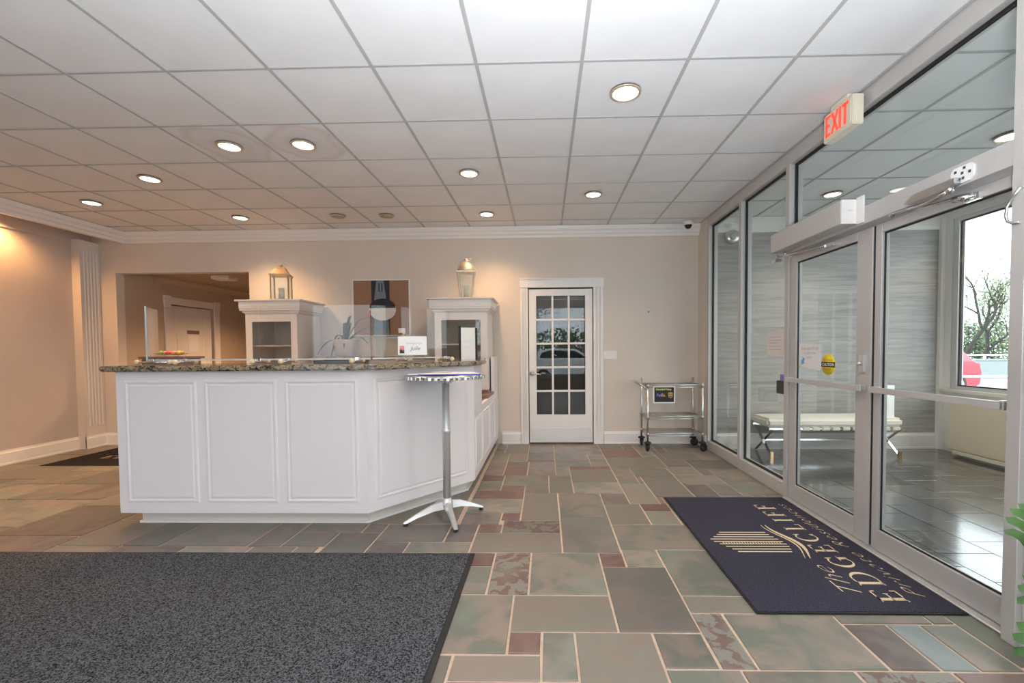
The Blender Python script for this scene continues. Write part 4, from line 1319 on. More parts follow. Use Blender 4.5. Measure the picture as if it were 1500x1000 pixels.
# picture: a plain geometric composition
pic = thing('picture', 'square framed print of brown, black and cream shapes on the back wall', 'picture', (-2.235, YB, 1.50))
px0, px1, pz0, pz1 = -2.63, -1.845, 1.495, 2.262
yp = YB - 0.025
mb = MB()
for bx in ((px0, pz0, px0 + 0.012, pz1), (px1 - 0.012, pz0, px1, pz1), (px0 + 0.012, pz0, px1 - 0.012, pz0 + 0.012), (px0 + 0.012, pz1 - 0.012, px1 - 0.012, pz1)):
    mb.box(bx[0], yp - 0.006, bx[1], bx[2], YB - 0.001, bx[3])
mb.build('frame', M['white'], pic)
mb = MB().box(px0 + 0.012, yp, pz0 + 0.012, px1 - 0.012, YB - 0.002, pz1 - 0.012, M['art_brown'])
def flat(poly, m, k):
    mb.prism([(px0 + a, pz0 + b) for a, b in poly], yp - 0.0008 * k, yp, 'Y', m)
flat([(0.26, 0.012), (0.51, 0.012), (0.51, 0.755), (0.26, 0.755)], M['art_black'], 1)
flat([(0.285, 0.012), (0.50, 0.012), (0.47, 0.44), (0.43, 0.755), (0.33, 0.755), (0.29, 0.44)], M['art_grey'], 2)
flat([(0.36, 0.60), (0.375, 0.60), (0.375, 0.72), (0.36, 0.72)], M['art_black'], 3)
flat([(0.40, 0.60), (0.415, 0.60), (0.415, 0.72), (0.40, 0.72)], M['art_black'], 3)
flat([(0.41, 0.012), (0.45, 0.012), (0.45, 0.22), (0.41, 0.22)], M['art_black'], 3)
flat([(0.41 + 0.185 * math.cos(u), 0.36 + 0.15 * math.sin(u)) for u in [i * 2 * math.pi / 28 for i in range(28)]], M['art_cream'], 4)
flat([(0.41 + 0.18 * math.cos(u), 0.38 + 0.13 * math.sin(u)) for u in [i * math.pi / 14 for i in range(15)]], M['art_black'], 5)
flat([(0.17, 0.30), (0.23, 0.25), (0.25, 0.34), (0.21, 0.36)], M['art_rose'], 5)
mb.build('print', None, pic)

# potted plant on the ledge
pp = thing('potted_plant', 'strap-leaved plant in a taupe pot on the ledge below the picture', 'plant', (-2.56, 5.52, 1.223))
MB().lathe([(0.115, 0), (0.125, 0.01), (0.15, 0.20), (0.155, 0.215), (0.14, 0.215), (0.135, 0.19), (0.001, 0.19)], (-2.56, 5.52, 1.223), 28).build('pot', M['pot'], pp)
MB().lathe([(0.134, 0), (0.001, 0.005)], (-2.56, 5.52, 1.412), 20).build('soil', M['soil'], pp)
rl = random.Random(4)


def strap(base, ang, L, rise, drop, w):
    v, f = [], []
    n = 9
    d = Vector((math.cos(ang), math.sin(ang) * 0.6, 0))
    s = Vector((-d.y, d.x, 0)).normalized()
    for i in range(n):
        t = i / (n - 1)
        p = Vector(base) + d * L * t + Vector((0, 0, rise * math.sin(min(1, t * 1.25) * math.pi * 0.5) * (1 if t < .8 else 1) - drop * t ** 3))
        ww = w * 1.35 * (0.35 + 1.1 * math.sin(math.pi * min(1, (t * 0.9 + 0.1)))) * (1 - t * 0.5)
        v += [p - s * ww, p + s * ww, p + Vector((0, 0, -0.004))]
    for i in range(n - 1):
        a, b = i * 3, i * 3 + 3
        f += [(a, b, b + 2, a + 2), (a + 2, b + 2, b + 1, a + 1), (a, a + 1, b + 1, b)]
    return v, f


for ang, L, rise, drop, w in ((0.1, 0.50, 0.22, 0.08, 0.02), (0.35, 0.30, 0.30, 0.0, 0.024), (1.2, 0.14, 0.34, 0.0, 0.024), (2.6, 0.28, 0.08, 0.26, 0.02), (3.3, 0.36, 0.06, 0.22, 0.022), (2.9, 0.2, 0.14, 0.20, 0.018), (-0.4, 0.36, 0.10, 0.14, 0.02), (-0.9, 0.2, 0.25, 0.02, 0.02), (4.2, 0.22, 0.10, 0.22, 0.02), (0.7, 0.44, 0.16, 0.12, 0.016), (1.9, 0.18, 0.26, 0.02, 0.02), (-1.4, 0.26, 0.14, 0.22, 0.02)):
    v, f = strap((-2.56, 5.52, 1.41), ang, L, rise, drop, w)
    MB().add(v, f, None, True).build('leaf', M['leaf_dark'], pp)

# glass stand with a small sweet jar on it
gs = thing('glass_stand', 'low glass display stand on the ledge under the picture', 'stand', (-1.82, 5.5, 1.223))
box(-2.17, 5.42, 1.450, -1.55, 5.62, 1.458).build('glass_top', M['glass_out'], gs)
for x in (-2.14, -1.58):
    box(x - 0.004, 5.44, 1.223, x + 0.004, 5.60, 1.450).build('glass_leg', M['glass_out'], gs)
jr = thing('sweet_jar', 'small glass jar of coloured sweets with white card on the glass stand', 'jar', (-1.81, 5.50, 1.459))
MB().lathe([(0.055, 0), (0.06, 0.004), (0.06, 0.09), (0.048, 0.1), (0.05, 0.105)], (-1.81, 5.50, 1.459), 20).build('jar_glass', M['glass_out'], jr)
mb = MB()
for k in range(22):
    a, rr = rl.uniform(0, 6.28), rl.uniform(0, 0.04)
    mb.ball((-1.81 + rr * math.cos(a), 5.50 + rr * math.sin(a), 1.473 + rl.uniform(0, 0.035)), 0.012, 8, M[rl.choice(['candy_red', 'candy_red', 'candy_yellow', 'orange'])])
sw = mb.build('sweets', None, jr)
sw['kind'] = 'stuff'
box(-1.85, 5.432, 1.515, -1.765, 5.436, 1.575).build('label_card', M['paper'], jr)

# plate of wrapped sweets standing on a box behind the counter
mon = thing('monitor_stand', 'dark wooden desk riser behind the counter under the sweets plate', 'riser', (-3.42, 3.9, 0.0))
box(-3.62, 3.80, 0.0, -3.25, 4.02, 1.235).build('riser_body', M['brown_counter'], mon, bevel=0.004)
box(-3.64, 3.79, 1.235, -3.22, 4.03, 1.255).build('riser_top', M['brown_counter'], mon, bevel=0.003)
tag(MB().lathe([(0.05, 0), (0.055, 0.006), (0.12, 0.020), (0.135, 0.026), (0.13, 0.022), (0.05, 0.010), (0.001, 0.010)], (-3.43, 3.90, 1.256), 24).build('sweets_plate', M['acrylic']), 'shallow clear plate holding wrapped sweets behind the left acrylic shield', 'plate')
for nm, dx, dy, dz, lab in (('candy_red', -0.01, -0.03, 0, 'red wrapped sweet in the middle front of the plate'), ('candy_pink', -0.05, 0.0, 0, 'pink wrapped sweet left of the middle of the plate'),
                            ('candy_yellow', 0.075, 0.0, 0.004, 'yellow wrapped sweet at the right of the plate'), ('candy_green', -0.095, 0.0, 0.003, 'green wrapped sweet at the left rim of the plate'),
                            ('candy_pink', 0.01, 0.035, 0, 'pink wrapped sweet at the back of the plate'), ('orange', 0.035, -0.02, 0.0, 'orange wrapped sweet beside the yellow one on the plate')):
    cx, cy, cz = -3.43 + dx, 3.90 + dy, 1.267 + dz
    mb = MB().ball((cx, cy, cz + 0.018), 0.02, 10)
    mb.lathe([(0.001, 0), (0.016, 0.018)], n=8).xform(Matrix.Translation((cx + 0.016, cy, cz + 0.02)) @ Matrix.Rotation(HP, 4, 'Y'), len(mb.v) - 16)
    tag(mb.build('wrapped_sweet', M[nm]), lab, 'sweet', 'wrapped sweets on the plate')

# upright display card with black edges behind the angled end
dp = thing('display_panel', 'upright white display panel with black edge strips behind the counter end', 'panel', (-0.72, 4.28, ZC))
MB().prism([(-0.845, 4.30), (-0.70, 4.36), (-0.704, 4.37), (-0.849, 4.31)], ZC, ZC + 0.32, 'Z').build('board', M['paper'], dp)
MB().prism([(-0.858, 4.293), (-0.838, 4.303), (-0.845, 4.318), (-0.865, 4.308)], ZC, ZC + 0.335, 'Z').build('edge_strip', M['black'], dp)
MB().prism([(-0.706, 4.355), (-0.686, 4.365), (-0.693, 4.38), (-0.713, 4.37)], ZC, ZC + 0.32, 'Z').build('edge_strip', M['black'], dp)
ph = thing('black_device', 'flat black device lying on the counter behind the shields', 'device', (-2.0, 3.5, ZC))
tb = [(-1.80, 3.46, 0.36), (-1.36, 3.52, 0.20)]
MB().prism([(-1.86, 3.42), (-1.46, 3.42), (-1.46, 3.56), (-1.80, 3.58)], ZC, ZC + 0.022, 'Z').build('device_body', M['black_gloss'], ph, bevel=0.004)
MB().box(-1.78, 3.45, ZC + 0.022, -1.52, 3.54, ZC + 0.026).build('key_area', M['dark'], ph)

# ------------------------------------------------------------------ bar table
TX, TY = -0.768, 3.303
bt = thing('bar_table', 'tall round chrome bar table on a four-foot base by the desk', 'table', (TX, TY, 0))
MB().lathe([(0.262, -0.026), (0.285, -0.022), (0.296, -0.012), (0.298, 0.0), (0.290, 0.006), (0.001, 0.006)], (TX, TY, 1.10), 40).build('tabletop', M['steel'], bt)
mb = MB()
for k in range(44):
    a = 2 * math.pi * k / 44
    mb.box(-0.004, -0.012, 1.075, 0.005, 0.012, 1.102)
    mb.xform(Matrix.Translation((TX, TY, 0)) @ Matrix.Rotation(a, 4, 'Z') @ Matrix.Translation((0.297, 0, 0)), len(mb.v) - 8)
st = mb.build('fluted_rim', M['chrome'], bt, bevel=0.003, seg=1)
MB().lathe([(0.05, 0), (0.065, 0.022), (0.10, 0.028), (0.10, 0.034), (0.001, 0.034)], (TX, TY, 1.042), 24).build('top_flange', M['chrome'], bt)
MB().lathe([(0.030, 0.14), (0.030, 0.66), (0.0335, 0.665), (0.0335, 0.685), (0.0265, 0.69), (0.0265, 1.05)], (TX, TY, 0), 24).build('pole', M['alu_light'], bt)
MB().lathe([(0.042, 0.075), (0.048, 0.085), (0.045, 0.12), (0.034, 0.145), (0.029, 0.16)], (TX, TY, 0), 24).build('hub', M['alu_light'], bt)
for fx_, fy_ in ((-1.055, 3.125), (-0.64, 3.02), (-0.515, 3.475), (-0.925, 3.545)):
    d = Vector((fx_ - TX, fy_ - TY, 0)); L = d.length; d.normalize(); s = Vector((-d.y, d.x, 0))
    v, f = [], []
    secs = [(0.03, 0.13, 0.075, 0.030), (L * 0.35, 0.118, 0.072, 0.026), (L * 0.7, 0.072, 0.046, 0.022), (L * 0.95, 0.034, 0.018, 0.018), (L, 0.026, 0.018, 0.013)]
    for r, zt, zb, w in secs:
        c = Vector((TX, TY, 0)) + d * r
        v += [c - s * w + Vector((0, 0, zb)), c + s * w + Vector((0, 0, zb)), c + s * w * 0.55 + Vector((0, 0, zt)), c - s * w * 0.55 + Vector((0, 0, zt))]
    for i in range(4):
        for k in range(4):
            k2 = (k + 1) % 4
            f.append((i * 4 + k, i * 4 + k2, i * 4 + 4 + k2, i * 4 + 4 + k))
    f += [(3, 2, 1, 0), (16, 17, 18, 19)]
    leg = MB().add(v, f).build('leg', M['alu_light'], bt, bevel=0.006)
    c = Vector((TX, TY, 0)) + d * (L - 0.018)
    MB().lathe([(0.016, 0), (0.018, 0.004), (0.015, 0.02)], (c.x, c.y, 0), 14).build('rubber_foot', M['black'], leg)

ZT = 1.1075


def sheet(name, cx, cy, w, d, ang, z, h, mats, label, cat):
    mb = MB()
    mb.box(-w / 2, -d / 2, 0, w / 2, d / 2, h, M[mats[0]])
    mb.box(-w / 2 + 0.004, -d / 2 + 0.004, h, w / 2 - 0.004, d / 2 - 0.004, h + 0.0015, M[mats[1]])
    mb.xform(Matrix.Translation((cx, cy, z)) @ Matrix.Rotation(ang, 4, 'Z'))
    return tag(mb.build(name, None), label, cat)


sheet('brochure', -0.915, 3.30, 0.21, 0.28, 1.85, ZT, 0.004, ('fed', 'paper'), 'white booklet with violet edge at the left of the bar table top', 'booklet')
sheet('brochure', -0.79, 3.20, 0.28, 0.16, 0.05, ZT + 0.006, 0.004, ('blue_edge', 'paper'), 'white booklet with blue edge at the front of the bar table top', 'booklet')
sheet('brochure', -0.625, 3.30, 0.21, 0.26, 0.35, ZT + 0.0, 0.008, ('blue_edge', 'paper'), 'thick blue-edged booklet at the right of the bar table top', 'booklet')
sheet('brochure', -0.70, 3.49, 0.2, 0.12, 0.1, ZT, 0.004, ('blue_ink', 'paper'), 'pale blue booklet at the back of the bar table top', 'booklet')
sheet('brochure', -0.84, 3.45, 0.14, 0.10, -0.2, ZT + 0.006, 0.003, ('red_ink', 'paper'), 'small orange-edged leaflet at the back left of the bar table top', 'leaflet')

# ------------------------------------------------------------------ wire cart
CX0, CX1, CY0, CY1 = 1.275, 1.955, 5.45, 5.80
cart = thing('wire_cart', 'three-shelf chrome wire cart on black castors by the glass wall', 'cart', ((CX0 + CX1) / 2, 5.62, 0))
for x, y, h in ((CX0, CY0, 0.80), (CX0, CY1, 0.90), (CX1, CY0, 0.86), (CX1, CY1, 0.90)):
    MB().tube([(x, y, 0.125), (x, y, h)], 0.0125, 12).tube([(x, y, h), (x, y, h + 0.008)], 0.015, 12).build('post', M['steel'], cart)
    c = MB()
    a = {(CX0, CY0): HP, (CX0, CY1): 1.2, (CX1, CY0): 0.3, (CX1, CY1): -0.2}[(x, y)]
    c.lathe([(0.045, 0.105), (0.045, 0.118), (0.02, 0.128)], (x, y, 0), 14, M['black'])
    k = len(c.v)
    c.lathe([(0.012, -0.014), (0.044, -0.014), (0.05, -0.008), (0.05, 0.008), (0.044, 0.014), (0.012, 0.014)], n=20, m=M['black'])
    c.lathe([(0.001, -0.0155), (0.026, -0.0155), (0.026, 0.0155), (0.001, 0.0155)], n=16, m=M['steel'])
    c.box(-0.026, -0.02, -0.022, 0.02, 0.066, -0.018, M['black']).box(-0.026, -0.02, 0.018, 0.02, 0.066, 0.022, M['black'])
    c.xform(Matrix.Translation((x, y, 0.0505)) @ Matrix.Rotation(a, 4, 'Z') @ Matrix.Translation((0.018, 0, 0)) @ Matrix.Rotation(HP, 4, 'X'), k)
    c.build('castor', None, cart)


def wire_shelf(z):
    sh = MB()
    for zz in (z, z - 0.028):
        sh.tube([(CX0, CY0, zz), (CX1, CY0, zz), (CX1, CY1, zz), (CX0, CY1, zz)], 0.0045, 6, closed=True)
    n = 26
    for i in range(1, n):
        x = CX0 + (CX1 - CX0) * i / n
        sh.tube([(x, CY0, z + 0.004), (x, CY1, z + 0.004)], 0.0022, 5)
    for i in range(1, 5):
        y = CY0 + (CY1 - CY0) * i / 5
        sh.tube([(CX0, y, z - 0.002), (CX1, y, z - 0.002)], 0.004, 6)
    for y in (CY0, CY1):
        pts = []
        m = 20
        for i in range(m + 1):
            pts.append((CX0 + (CX1 - CX0) * i / m, y, z - (0.0 if i % 2 == 0 else 0.026)))
        sh.tube(pts, 0.0022, 5)
    for x in (CX0, CX1):
        pts = [(x, CY0 + (CY1 - CY0) * i / 10, z - (0.0 if i % 2 == 0 else 0.026)) for i in range(11)]
        sh.tube(pts, 0.0022, 5)
    for x in (CX0, CX1):
        for y in (CY0, CY1):
            sh.lathe([(0.017, -0.032), (0.019, 0.0), (0.017, 0.006)], (x, y, z), 12)
    return sh.build('wire_shelf', M['zinc'], cart)


for z in (0.835, 0.44, 0.225):
    wire_shelf(z)
MB().tube([(CX0, CY0, 0.775), (CX0 - 0.10, CY0, 0.855), (CX0 - 0.125, CY0 + 0.03, 0.868), (CX0 - 0.125, CY1 - 0.03, 0.868), (CX0 - 0.10, CY1, 0.86), (CX0, CY1, 0.80)], 0.011, 10).build('push_handle', M['steel'], cart)
cs = thing('cart_sign', 'black and white parcel pickup sign hung on the front of the wire cart', 'sign', (1.475, CY0 - 0.012, 0.61))
sx0, sx1, sz0, sz1 = 1.34, 1.61, 0.612, 0.822
ysn = CY0 - 0.012
box(sx0, ysn - 0.004, sz0, sx1, ysn, sz1).build('sleeve', M['paper'], cs)
box(sx0 + 0.014, ysn - 0.006, sz0 + 0.014, sx1 - 0.012, ysn - 0.004, sz1 - 0.012).build('sheet', M['black'], cs)
F = frame((sx0, ysn - 0.0072, sz0), (1, 0, 0), (0, 0, 1))
mb = MB()
add_text(mb, 'Scheduled Pickup', 0.032, F @ Matrix.Translation((0.032, 0.163, 0)), fitw=0.19, bold=0.0006)
mb.build('heading', M['yellow_ink'], cs)
mb = MB()
add_text(mb, 'Fed', 0.05, F @ Matrix.Translation((0.042, 0.085, 0)), fitw=0.058, m=M['fed'], bold=0.0014)
add_text(mb, 'Ex.', 0.05, F @ Matrix.Translation((0.102, 0.085, 0)), fitw=0.048, m=M['orange'], bold=0.0014)
mb.build('carrier_word', None, cs)
mb = MB().prism([(-0.028, 0.033), (0.0, 0.037), (0.028, 0.033), (0.028, -0.008), (0.018, -0.026), (0.0, -0.036), (-0.018, -0.026), (-0.028, -0.008)], 0, 0.0004, 'Z', M['shield'])
mb.prism([(-0.024, 0.028), (0.0, 0.018), (0.024, 0.024), (0.024, -0.007), (0.015, -0.023), (0.0, -0.032), (-0.015, -0.023), (-0.024, -0.007)], 0.0004, 0.0008, 'Z', M['shield_brown'])
mb.xform(F @ Matrix.Translation((0.212, 0.098, 0)))
add_text(mb, 'ups', 0.034, F @ Matrix.Translation((0.192, 0.092, 0.001)), fitw=0.04, m=M['shield'], bold=0.0008)
mb.build('shield_emblem', None, cs)

# switch plate and small wall marks
sw = thing('switch_plate', 'white three-gang switch plate right of the paned door', 'switch', (0.88, YB, 1.15))
box(0.79, YB - 0.007, 1.155, 0.968, YB, 1.268).build('plate', M['white'], sw, bevel=0.002)
for k in range(3):
    x = 0.825 + k * 0.054
    box(x - 0.005, YB - 0.016, 1.205, x + 0.005, YB - 0.007, 1.222).build('toggle', M['white'], sw)
tag(box(1.385, YB - 0.006, 1.775, 1.405, YB, 1.80).build('wall_hook', M['art_grey'], bevel=0.002), 'tiny grey hook alone on the blank wall above the cart', 'hook')

# ------------------------------------------------------------------ notices and fittings on the glass
GF = XS + 0.050
nt_ = thing('notice', 'pale pink paper notice taped inside the second pane', 'notice', (GF, 4.05, 1.22))
box(GF, 3.895, 1.215, GF + 0.001, 4.185, 1.44).build('sheet', M['pink_paper'], nt_)
mb = MB()
Fz = frame((GF - 0.0005, 4.185, 1.215), (0, -1, 0), (0, 0, 1))
for k in range(5):
    mb.box(0.03, 0.06 + 0.028 * k, 0, 0.25 - 0.03 * (k % 3), 0.064 + 0.028 * k, 0.0004)
mb.xform(Fz).build('text_lines', M['pale_ink'], nt_)
st_ = thing('code_strip', 'narrow white strip label with blue top at the mullion edge', 'label', (GF, 3.87, 1.30))
box(GF, 3.815, 1.30, GF + 0.001, 3.885, 1.59).build('strip', M['paper'], st_)
box(GF - 0.0008, 3.818, 1.56, GF, 3.882, 1.587).build('blue_band', M['blue_edge'], st_)
box(GF - 0.0008, 3.818, 1.375, GF, 3.882, 1.40).build('black_band', M['black'], st_)
cr = thing('card_reader', 'black card reader box low on the mullion left of the doors', 'card reader', (XS + 0.02, 3.80, 0.88))
box(XS + 0.004, 3.80, 0.885, XS + 0.048, 3.93, 1.0).build('reader_body', M['black_gloss'], cr, bevel=0.004)
box(XS + 0.03, 3.815, 1.0, XS + 0.036, 3.915, 1.055).build('violet_label', M['fed'], cr)
GA = XS + 0.032
ps = thing('door_notice', 'white push-button notice with blue arrow on the left glass door', 'notice', (GA, 3.49, 1.12))
MB().prism([(3.355, 1.115), (3.635, 1.135), (3.635, 1.325), (3.355, 1.318)], GA, GA + 0.001, 'X').build('sheet', M['paper'], ps)
Fd = frame((GA - 0.0006, 3.635, 1.125), (0, -1, 0), (0, 0, 1))
mb = MB()
add_text(mb, 'PUSH BUTTON', 0.028, Fd @ Matrix.Translation((0.03, 0.148, 0)), fitw=0.22, m=M['pale_ink'])
add_text(mb, 'TO', 0.028, Fd @ Matrix.Translation((0.065, 0.112, 0)), fitw=0.032, m=M['red_ink'])
add_text(mb, 'OPEN THE', 0.028, Fd @ Matrix.Translation((0.106, 0.112, 0)), fitw=0.11, m=M['pale_ink'])
add_text(mb, 'DOOR', 0.028, Fd @ Matrix.Translation((0.10, 0.078, 0)), fitw=0.07, m=M['pale_ink'])
mb.build('lettering', None, ps)
mb = MB().prism([(0.0, -0.03), (0.028, 0.004), (0.014, 0.004), (0.014, 0.034), (-0.014, 0.034), (-0.014, 0.004), (-0.028, 0.004)], 0, 0.0005, 'Z')
mb.xform(Fd @ Matrix.Translation((0.055, 0.052, 0)) @ Matrix.Rotation(-0.45, 4, 'Z')).build('arrow', M['blue_ink'], ps)
ca = thing('caution_sticker', 'round yellow CAUTION sticker on the left glass door', 'sticker', (GA, 3.263, 1.09))
mb = MB().lathe([(0.078, 0), (0.078, 0.0006), (0.001, 0.0006)], n=36)
Fc = frame((GA - 0.0002, 3.263, 1.165), (0, -1, 0), (0, 0, 1))
mb.xform(Fc).build('disc', M['yellow'], ca)
MB().box(-0.0775, -0.020, 0.0006, 0.0775, 0.018, 0.0012).xform(Fc).build('band', M['black'], ca)
mb = MB()
add_text(mb, 'CAUTION', 0.03, Fc @ Matrix.Translation((-0.068, -0.011, 0.0016)), fitw=0.136, m=M['paper'], bold=0.0008)
add_text(mb, 'AUTOMATIC', 0.02, Fc @ Matrix.Translation((-0.055, 0.026, 0.0012)), fitw=0.11, m=M['shield_brown'])
add_text(mb, 'DOOR', 0.02, Fc @ Matrix.Translation((-0.032, -0.042, 0.0012)), fitw=0.064, m=M['shield_brown'])
mb.build('lettering', None, ca)

# ------------------------------------------------------------------ mats
mg = thing('floor_mat', 'large ribbed charcoal grey mat in the left foreground', 'mat', (-3.0, 1.8, 0))
box(-5.4, 0.9, 0.0005, -0.485, 2.675, 0.009).build('pile', M['mat_grey'], mg)
mb = MB()
for a in ((-5.43, 2.675, -0.455, 2.70), (-0.485, 0.87, -0.455, 2.675), (-5.43, 0.87, -0.485, 0.9), (-5.43, 0.9, -5.4, 2.675)):
    mb.box(a[0], a[1], 0.0005, a[2], a[3], 0.006)
mb.build('rubber_border', M['black'], mg, bevel=0.002)

mn = thing('logo_mat', 'navy blue entrance mat with gold lettering before the glass doors', 'mat', (1.52, 2.91, 0))
mx0, mx1, my0, my1 = 1.013, 2.022, 2.09, 3.74
box(mx0 + 0.012, my0 + 0.012, 0.0005, mx1 - 0.012, my1 - 0.012, 0.010).build('pile', M['mat_navy'], mn)
mb = MB()
for a in ((mx0, my0, mx1, my0 + 0.012), (mx0, my1 - 0.012, mx1, my1), (mx0, my0 + 0.012, mx0 + 0.012, my1 - 0.012), (mx1 - 0.012, my0 + 0.012, mx1, my1 - 0.012)):
    mb.box(a[0], a[1], 0.0005, a[2], a[3], 0.008)
mb.build('rubber_border', M['black'], mn, bevel=0.002)


def serif_word(parent, material, word, h, widths, gap, mtx, z=0.0006):
    x = 0
    mb = MB()
    th, tn, sf_ = h * 0.17, h * 0.055, h * 0.05
    def R(x0, y0, x1, y1):
        nonlocal mb
        mb.box(x0, y0, 0, x1, y1, z)
    def arc(cx, cy, rx, ry, a0, a1, thick, thin):
        nonlocal mb
        n = 18
        v, f = [], []
        for i in range(n + 1):
            a = a0 + (a1 - a0) * i / n
            k = thin + (thick - thin) * abs(math.cos(a)) ** 1.3
            v += [(cx + rx * math.cos(a), cy + ry * math.sin(a), z), (cx + (rx - k) * math.cos(a), cy + (ry - k * 0.7 - 0.001) * math.sin(a), z),
                  (cx + rx * math.cos(a), cy + ry * math.sin(a), 0)]
        for i in range(n):
            f.append((3 * i, 3 * i + 3, 3 * i + 4, 3 * i + 1))
            f.append((3 * i, 3 * i + 2, 3 * i + 5, 3 * i + 3))
        mb.add(v, f)
    for ch_, w in zip(word, widths):
        w *= h
        mb = MB()
        if ch_ in 'EFLI':
            s = x + h * 0.08
            R(s, 0, s + th, h)
            R(x, 0, s + th + h * 0.08, sf_); R(x, h - sf_, s + th + h * 0.08, h)
            if ch_ in 'EF':
                R(s, h - tn, x + w, h); R(x + w - tn, h - h * 0.2, x + w, h)
                R(s, h * 0.5 - tn / 2, x + w * 0.75, h * 0.5 + tn / 2); R(x + w * 0.75 - tn, h * 0.42, x + w * 0.75, h * 0.6)
            if ch_ in 'EL':
                R(s, 0, x + w, tn); R(x + w - tn, 0, x + w, h * 0.22)
        elif ch_ == 'D':
            s = x + h * 0.08
            R(s, 0, s + th, h)
            R(x, 0, x + w * 0.5, tn); R(x, h - tn, x + w * 0.5, h)
            arc(x + w * 0.45, h / 2, w * 0.55, h / 2, -math.pi / 2, math.pi / 2, th, tn)
        elif ch_ in 'CG':
            arc(x + w * 0.5, h / 2, w * 0.5, h / 2, math.pi * 0.28, math.pi * 1.72, th, tn)
            R(x + w * 0.86 - tn, h * 0.72, x + w * 0.86, h * 0.98)
            if ch_ == 'G':
                R(x + w * 0.72, 0.05 * h, x + w * 0.72 + th, h * 0.42); R(x + w * 0.6, h * 0.40, x + w * 0.98, h * 0.44)
            else:
                R(x + w * 0.86 - tn, 0.02 * h, x + w * 0.86, h * 0.2)
        x += w + gap * h
        mb.xform(mtx).build('letter', material, parent)


def mat_logo(parent, origin_base, z, k=1.0, deep=True):
    # origin: near end of the big word's base line; the word runs towards +Y and its tops point to -X
    ux_, uy_ = Vector((0, 1, 0)), Vector((-1, 0, 0))
    B = frame(Vector(origin_base) + Vector((0, 0, z)), ux_, uy_)
    serif_word(parent, M['gold'], 'EDGECLIFF', 0.138 * k, (0.74, 1.02, 1.0, 0.74, 0.95, 0.74, 0.36, 0.68, 0.68), 0.37, B)
    mb = MB()
    add_text(mb, 'The', 0.15 * k, B @ Matrix.Translation((0.02 * k, 0.178 * k, 0)), fitw=0.29 * k, shear=0.45, bold=-0.0035)
    mb.v = [(a, b, z + 0.0006) for a, b, c in mb.v]
    mb.build('small_word', M['gold'], parent)
    mb = MB()
    add_text(mb, 'Private Residences', 0.095 * k, B @ Matrix.Translation((0.03 * k, -0.115 * k, 0)), fitw=1.34 * k, shear=0.45, space=1.15, bold=-0.002)
    mb.v = [(a, b, z + 0.0006) for a, b, c in mb.v]
    mb.build('small_word', M['gold'], parent)
    # building emblem: upright stripes with stepped tops over a wave
    mb = MB()
    tops = [0.62, 0.64, 0.665, 0.69, 0.715, 0.725, 0.69, 0.655, 0.625]
    for i, tp in enumerate(tops):
        yy = 0.535 + i * 0.036
        base_ = 0.285 - 0.025 * math.sin(i * 0.55)
        mb.box(yy * k, base_ * k, 0, (yy + 0.011) * k, tp * k, 0.0006)
    for i in range(22):
        mb.box(0.648 * k, (0.29 + i * 0.0175) * k, 0, 0.676 * k, (0.296 + i * 0.0175) * k, 0.0006)
    n = 20
    for off, w0 in ((0.0, 0.013), (0.03, 0.006)):
        v, f = [], []
        for i in range(n + 1):
            t = i / n
            a = 0.455 + 0.50 * t
            b = 0.205 + off + 0.035 * math.sin(t * 2 * math.pi * 0.9 + 2.6) + 0.01 * t
            w = w0 * math.sin(math.pi * (0.06 + 0.88 * t))
            v += [(a * k, (b - w) * k, 0.0006), (a * k, (b + w) * k, 0.0006), (a * k, (b - w) * k, 0), (a * k, (b + w) * k, 0)]
        for i in range(n):
            q = 4 * i
            f += [(q, q + 4, q + 5, q + 1), (q, q + 2, q + 6, q + 4), (q + 1, q + 5, q + 7, q + 3)]
        mb.add(v, f)
    mb.xform(B)
    mb.build('emblem', M['gold'], parent)


mat_logo(mn, (1.825, 2.185, 0), 0.0102)
mk = thing('dark_mat', 'black mat with faint lettering behind the left end of the desk', 'mat', (-4.8, 5.25, 0))
box(-5.80, 4.83, 0.0005, -3.85, 5.70, 0.008).build('pile', M['mat_black'], mk)
mb = MB()
for a in ((-5.82, 4.81, -3.83, 4.83), (-5.82, 5.70, -3.83, 5.72), (-5.82, 4.83, -5.80, 5.70), (-3.85, 4.83, -3.83, 5.70)):
    mb.box(a[0], a[1], 0.0005, a[2], a[3], 0.006)
mb.build('rubber_border', M['black'], mk)
serif_word(mk, M['trim_ring'], 'EDGECLIFF', 0.14, (0.74, 1.02, 1.0, 0.74, 0.95, 0.74, 0.36, 0.68, 0.68), 0.42, frame((-5.45, 5.12, 0.0081), (1, 0, 0), (0, 1, 0)))

# ------------------------------------------------------------------ entry furniture
bn = thing('bench', 'white leather day bench on crossed metal legs behind the glass', 'bench', (3.38, 5.35, 0))
box(2.60, 5.13, 0.355, 4.17, 5.56, 0.46).build('cushion', M['leather'], bn, bevel=0.03, seg=4)
mb = MB().box(2.62, 5.135, 0.325, 4.16, 5.16, 0.35).box(2.62, 5.53, 0.325, 4.16, 5.555, 0.35)
mb.build('seat_rail', M['chrome'], bn, bevel=0.003)
for k in range(12):
    x = 2.78 + k * 0.115
    box(x, 5.130, 0.318, x + 0.088, 5.165, 0.354).build('strap', M['leather'], bn, bevel=0.004)
for x in (2.65, 4.13):
    MB().bar((x, 5.55, 0.33), (x, 5.135, 0.012), 0.014, 0.034, upv=(1, 0, 0)).build('leg', M['chrome'], bn, bevel=0.002)
    MB().bar((x + 0.014, 5.145, 0.33), (x + 0.014, 5.55, 0.012), 0.014, 0.034, upv=(1, 0, 0)).build('leg', M['chrome'], bn, bevel=0.002)
    box(x - 0.017, 5.12, 0.0, x + 0.017, 5.15, 0.07).build('brass_foot', M['brass'], bn, bevel=0.002)
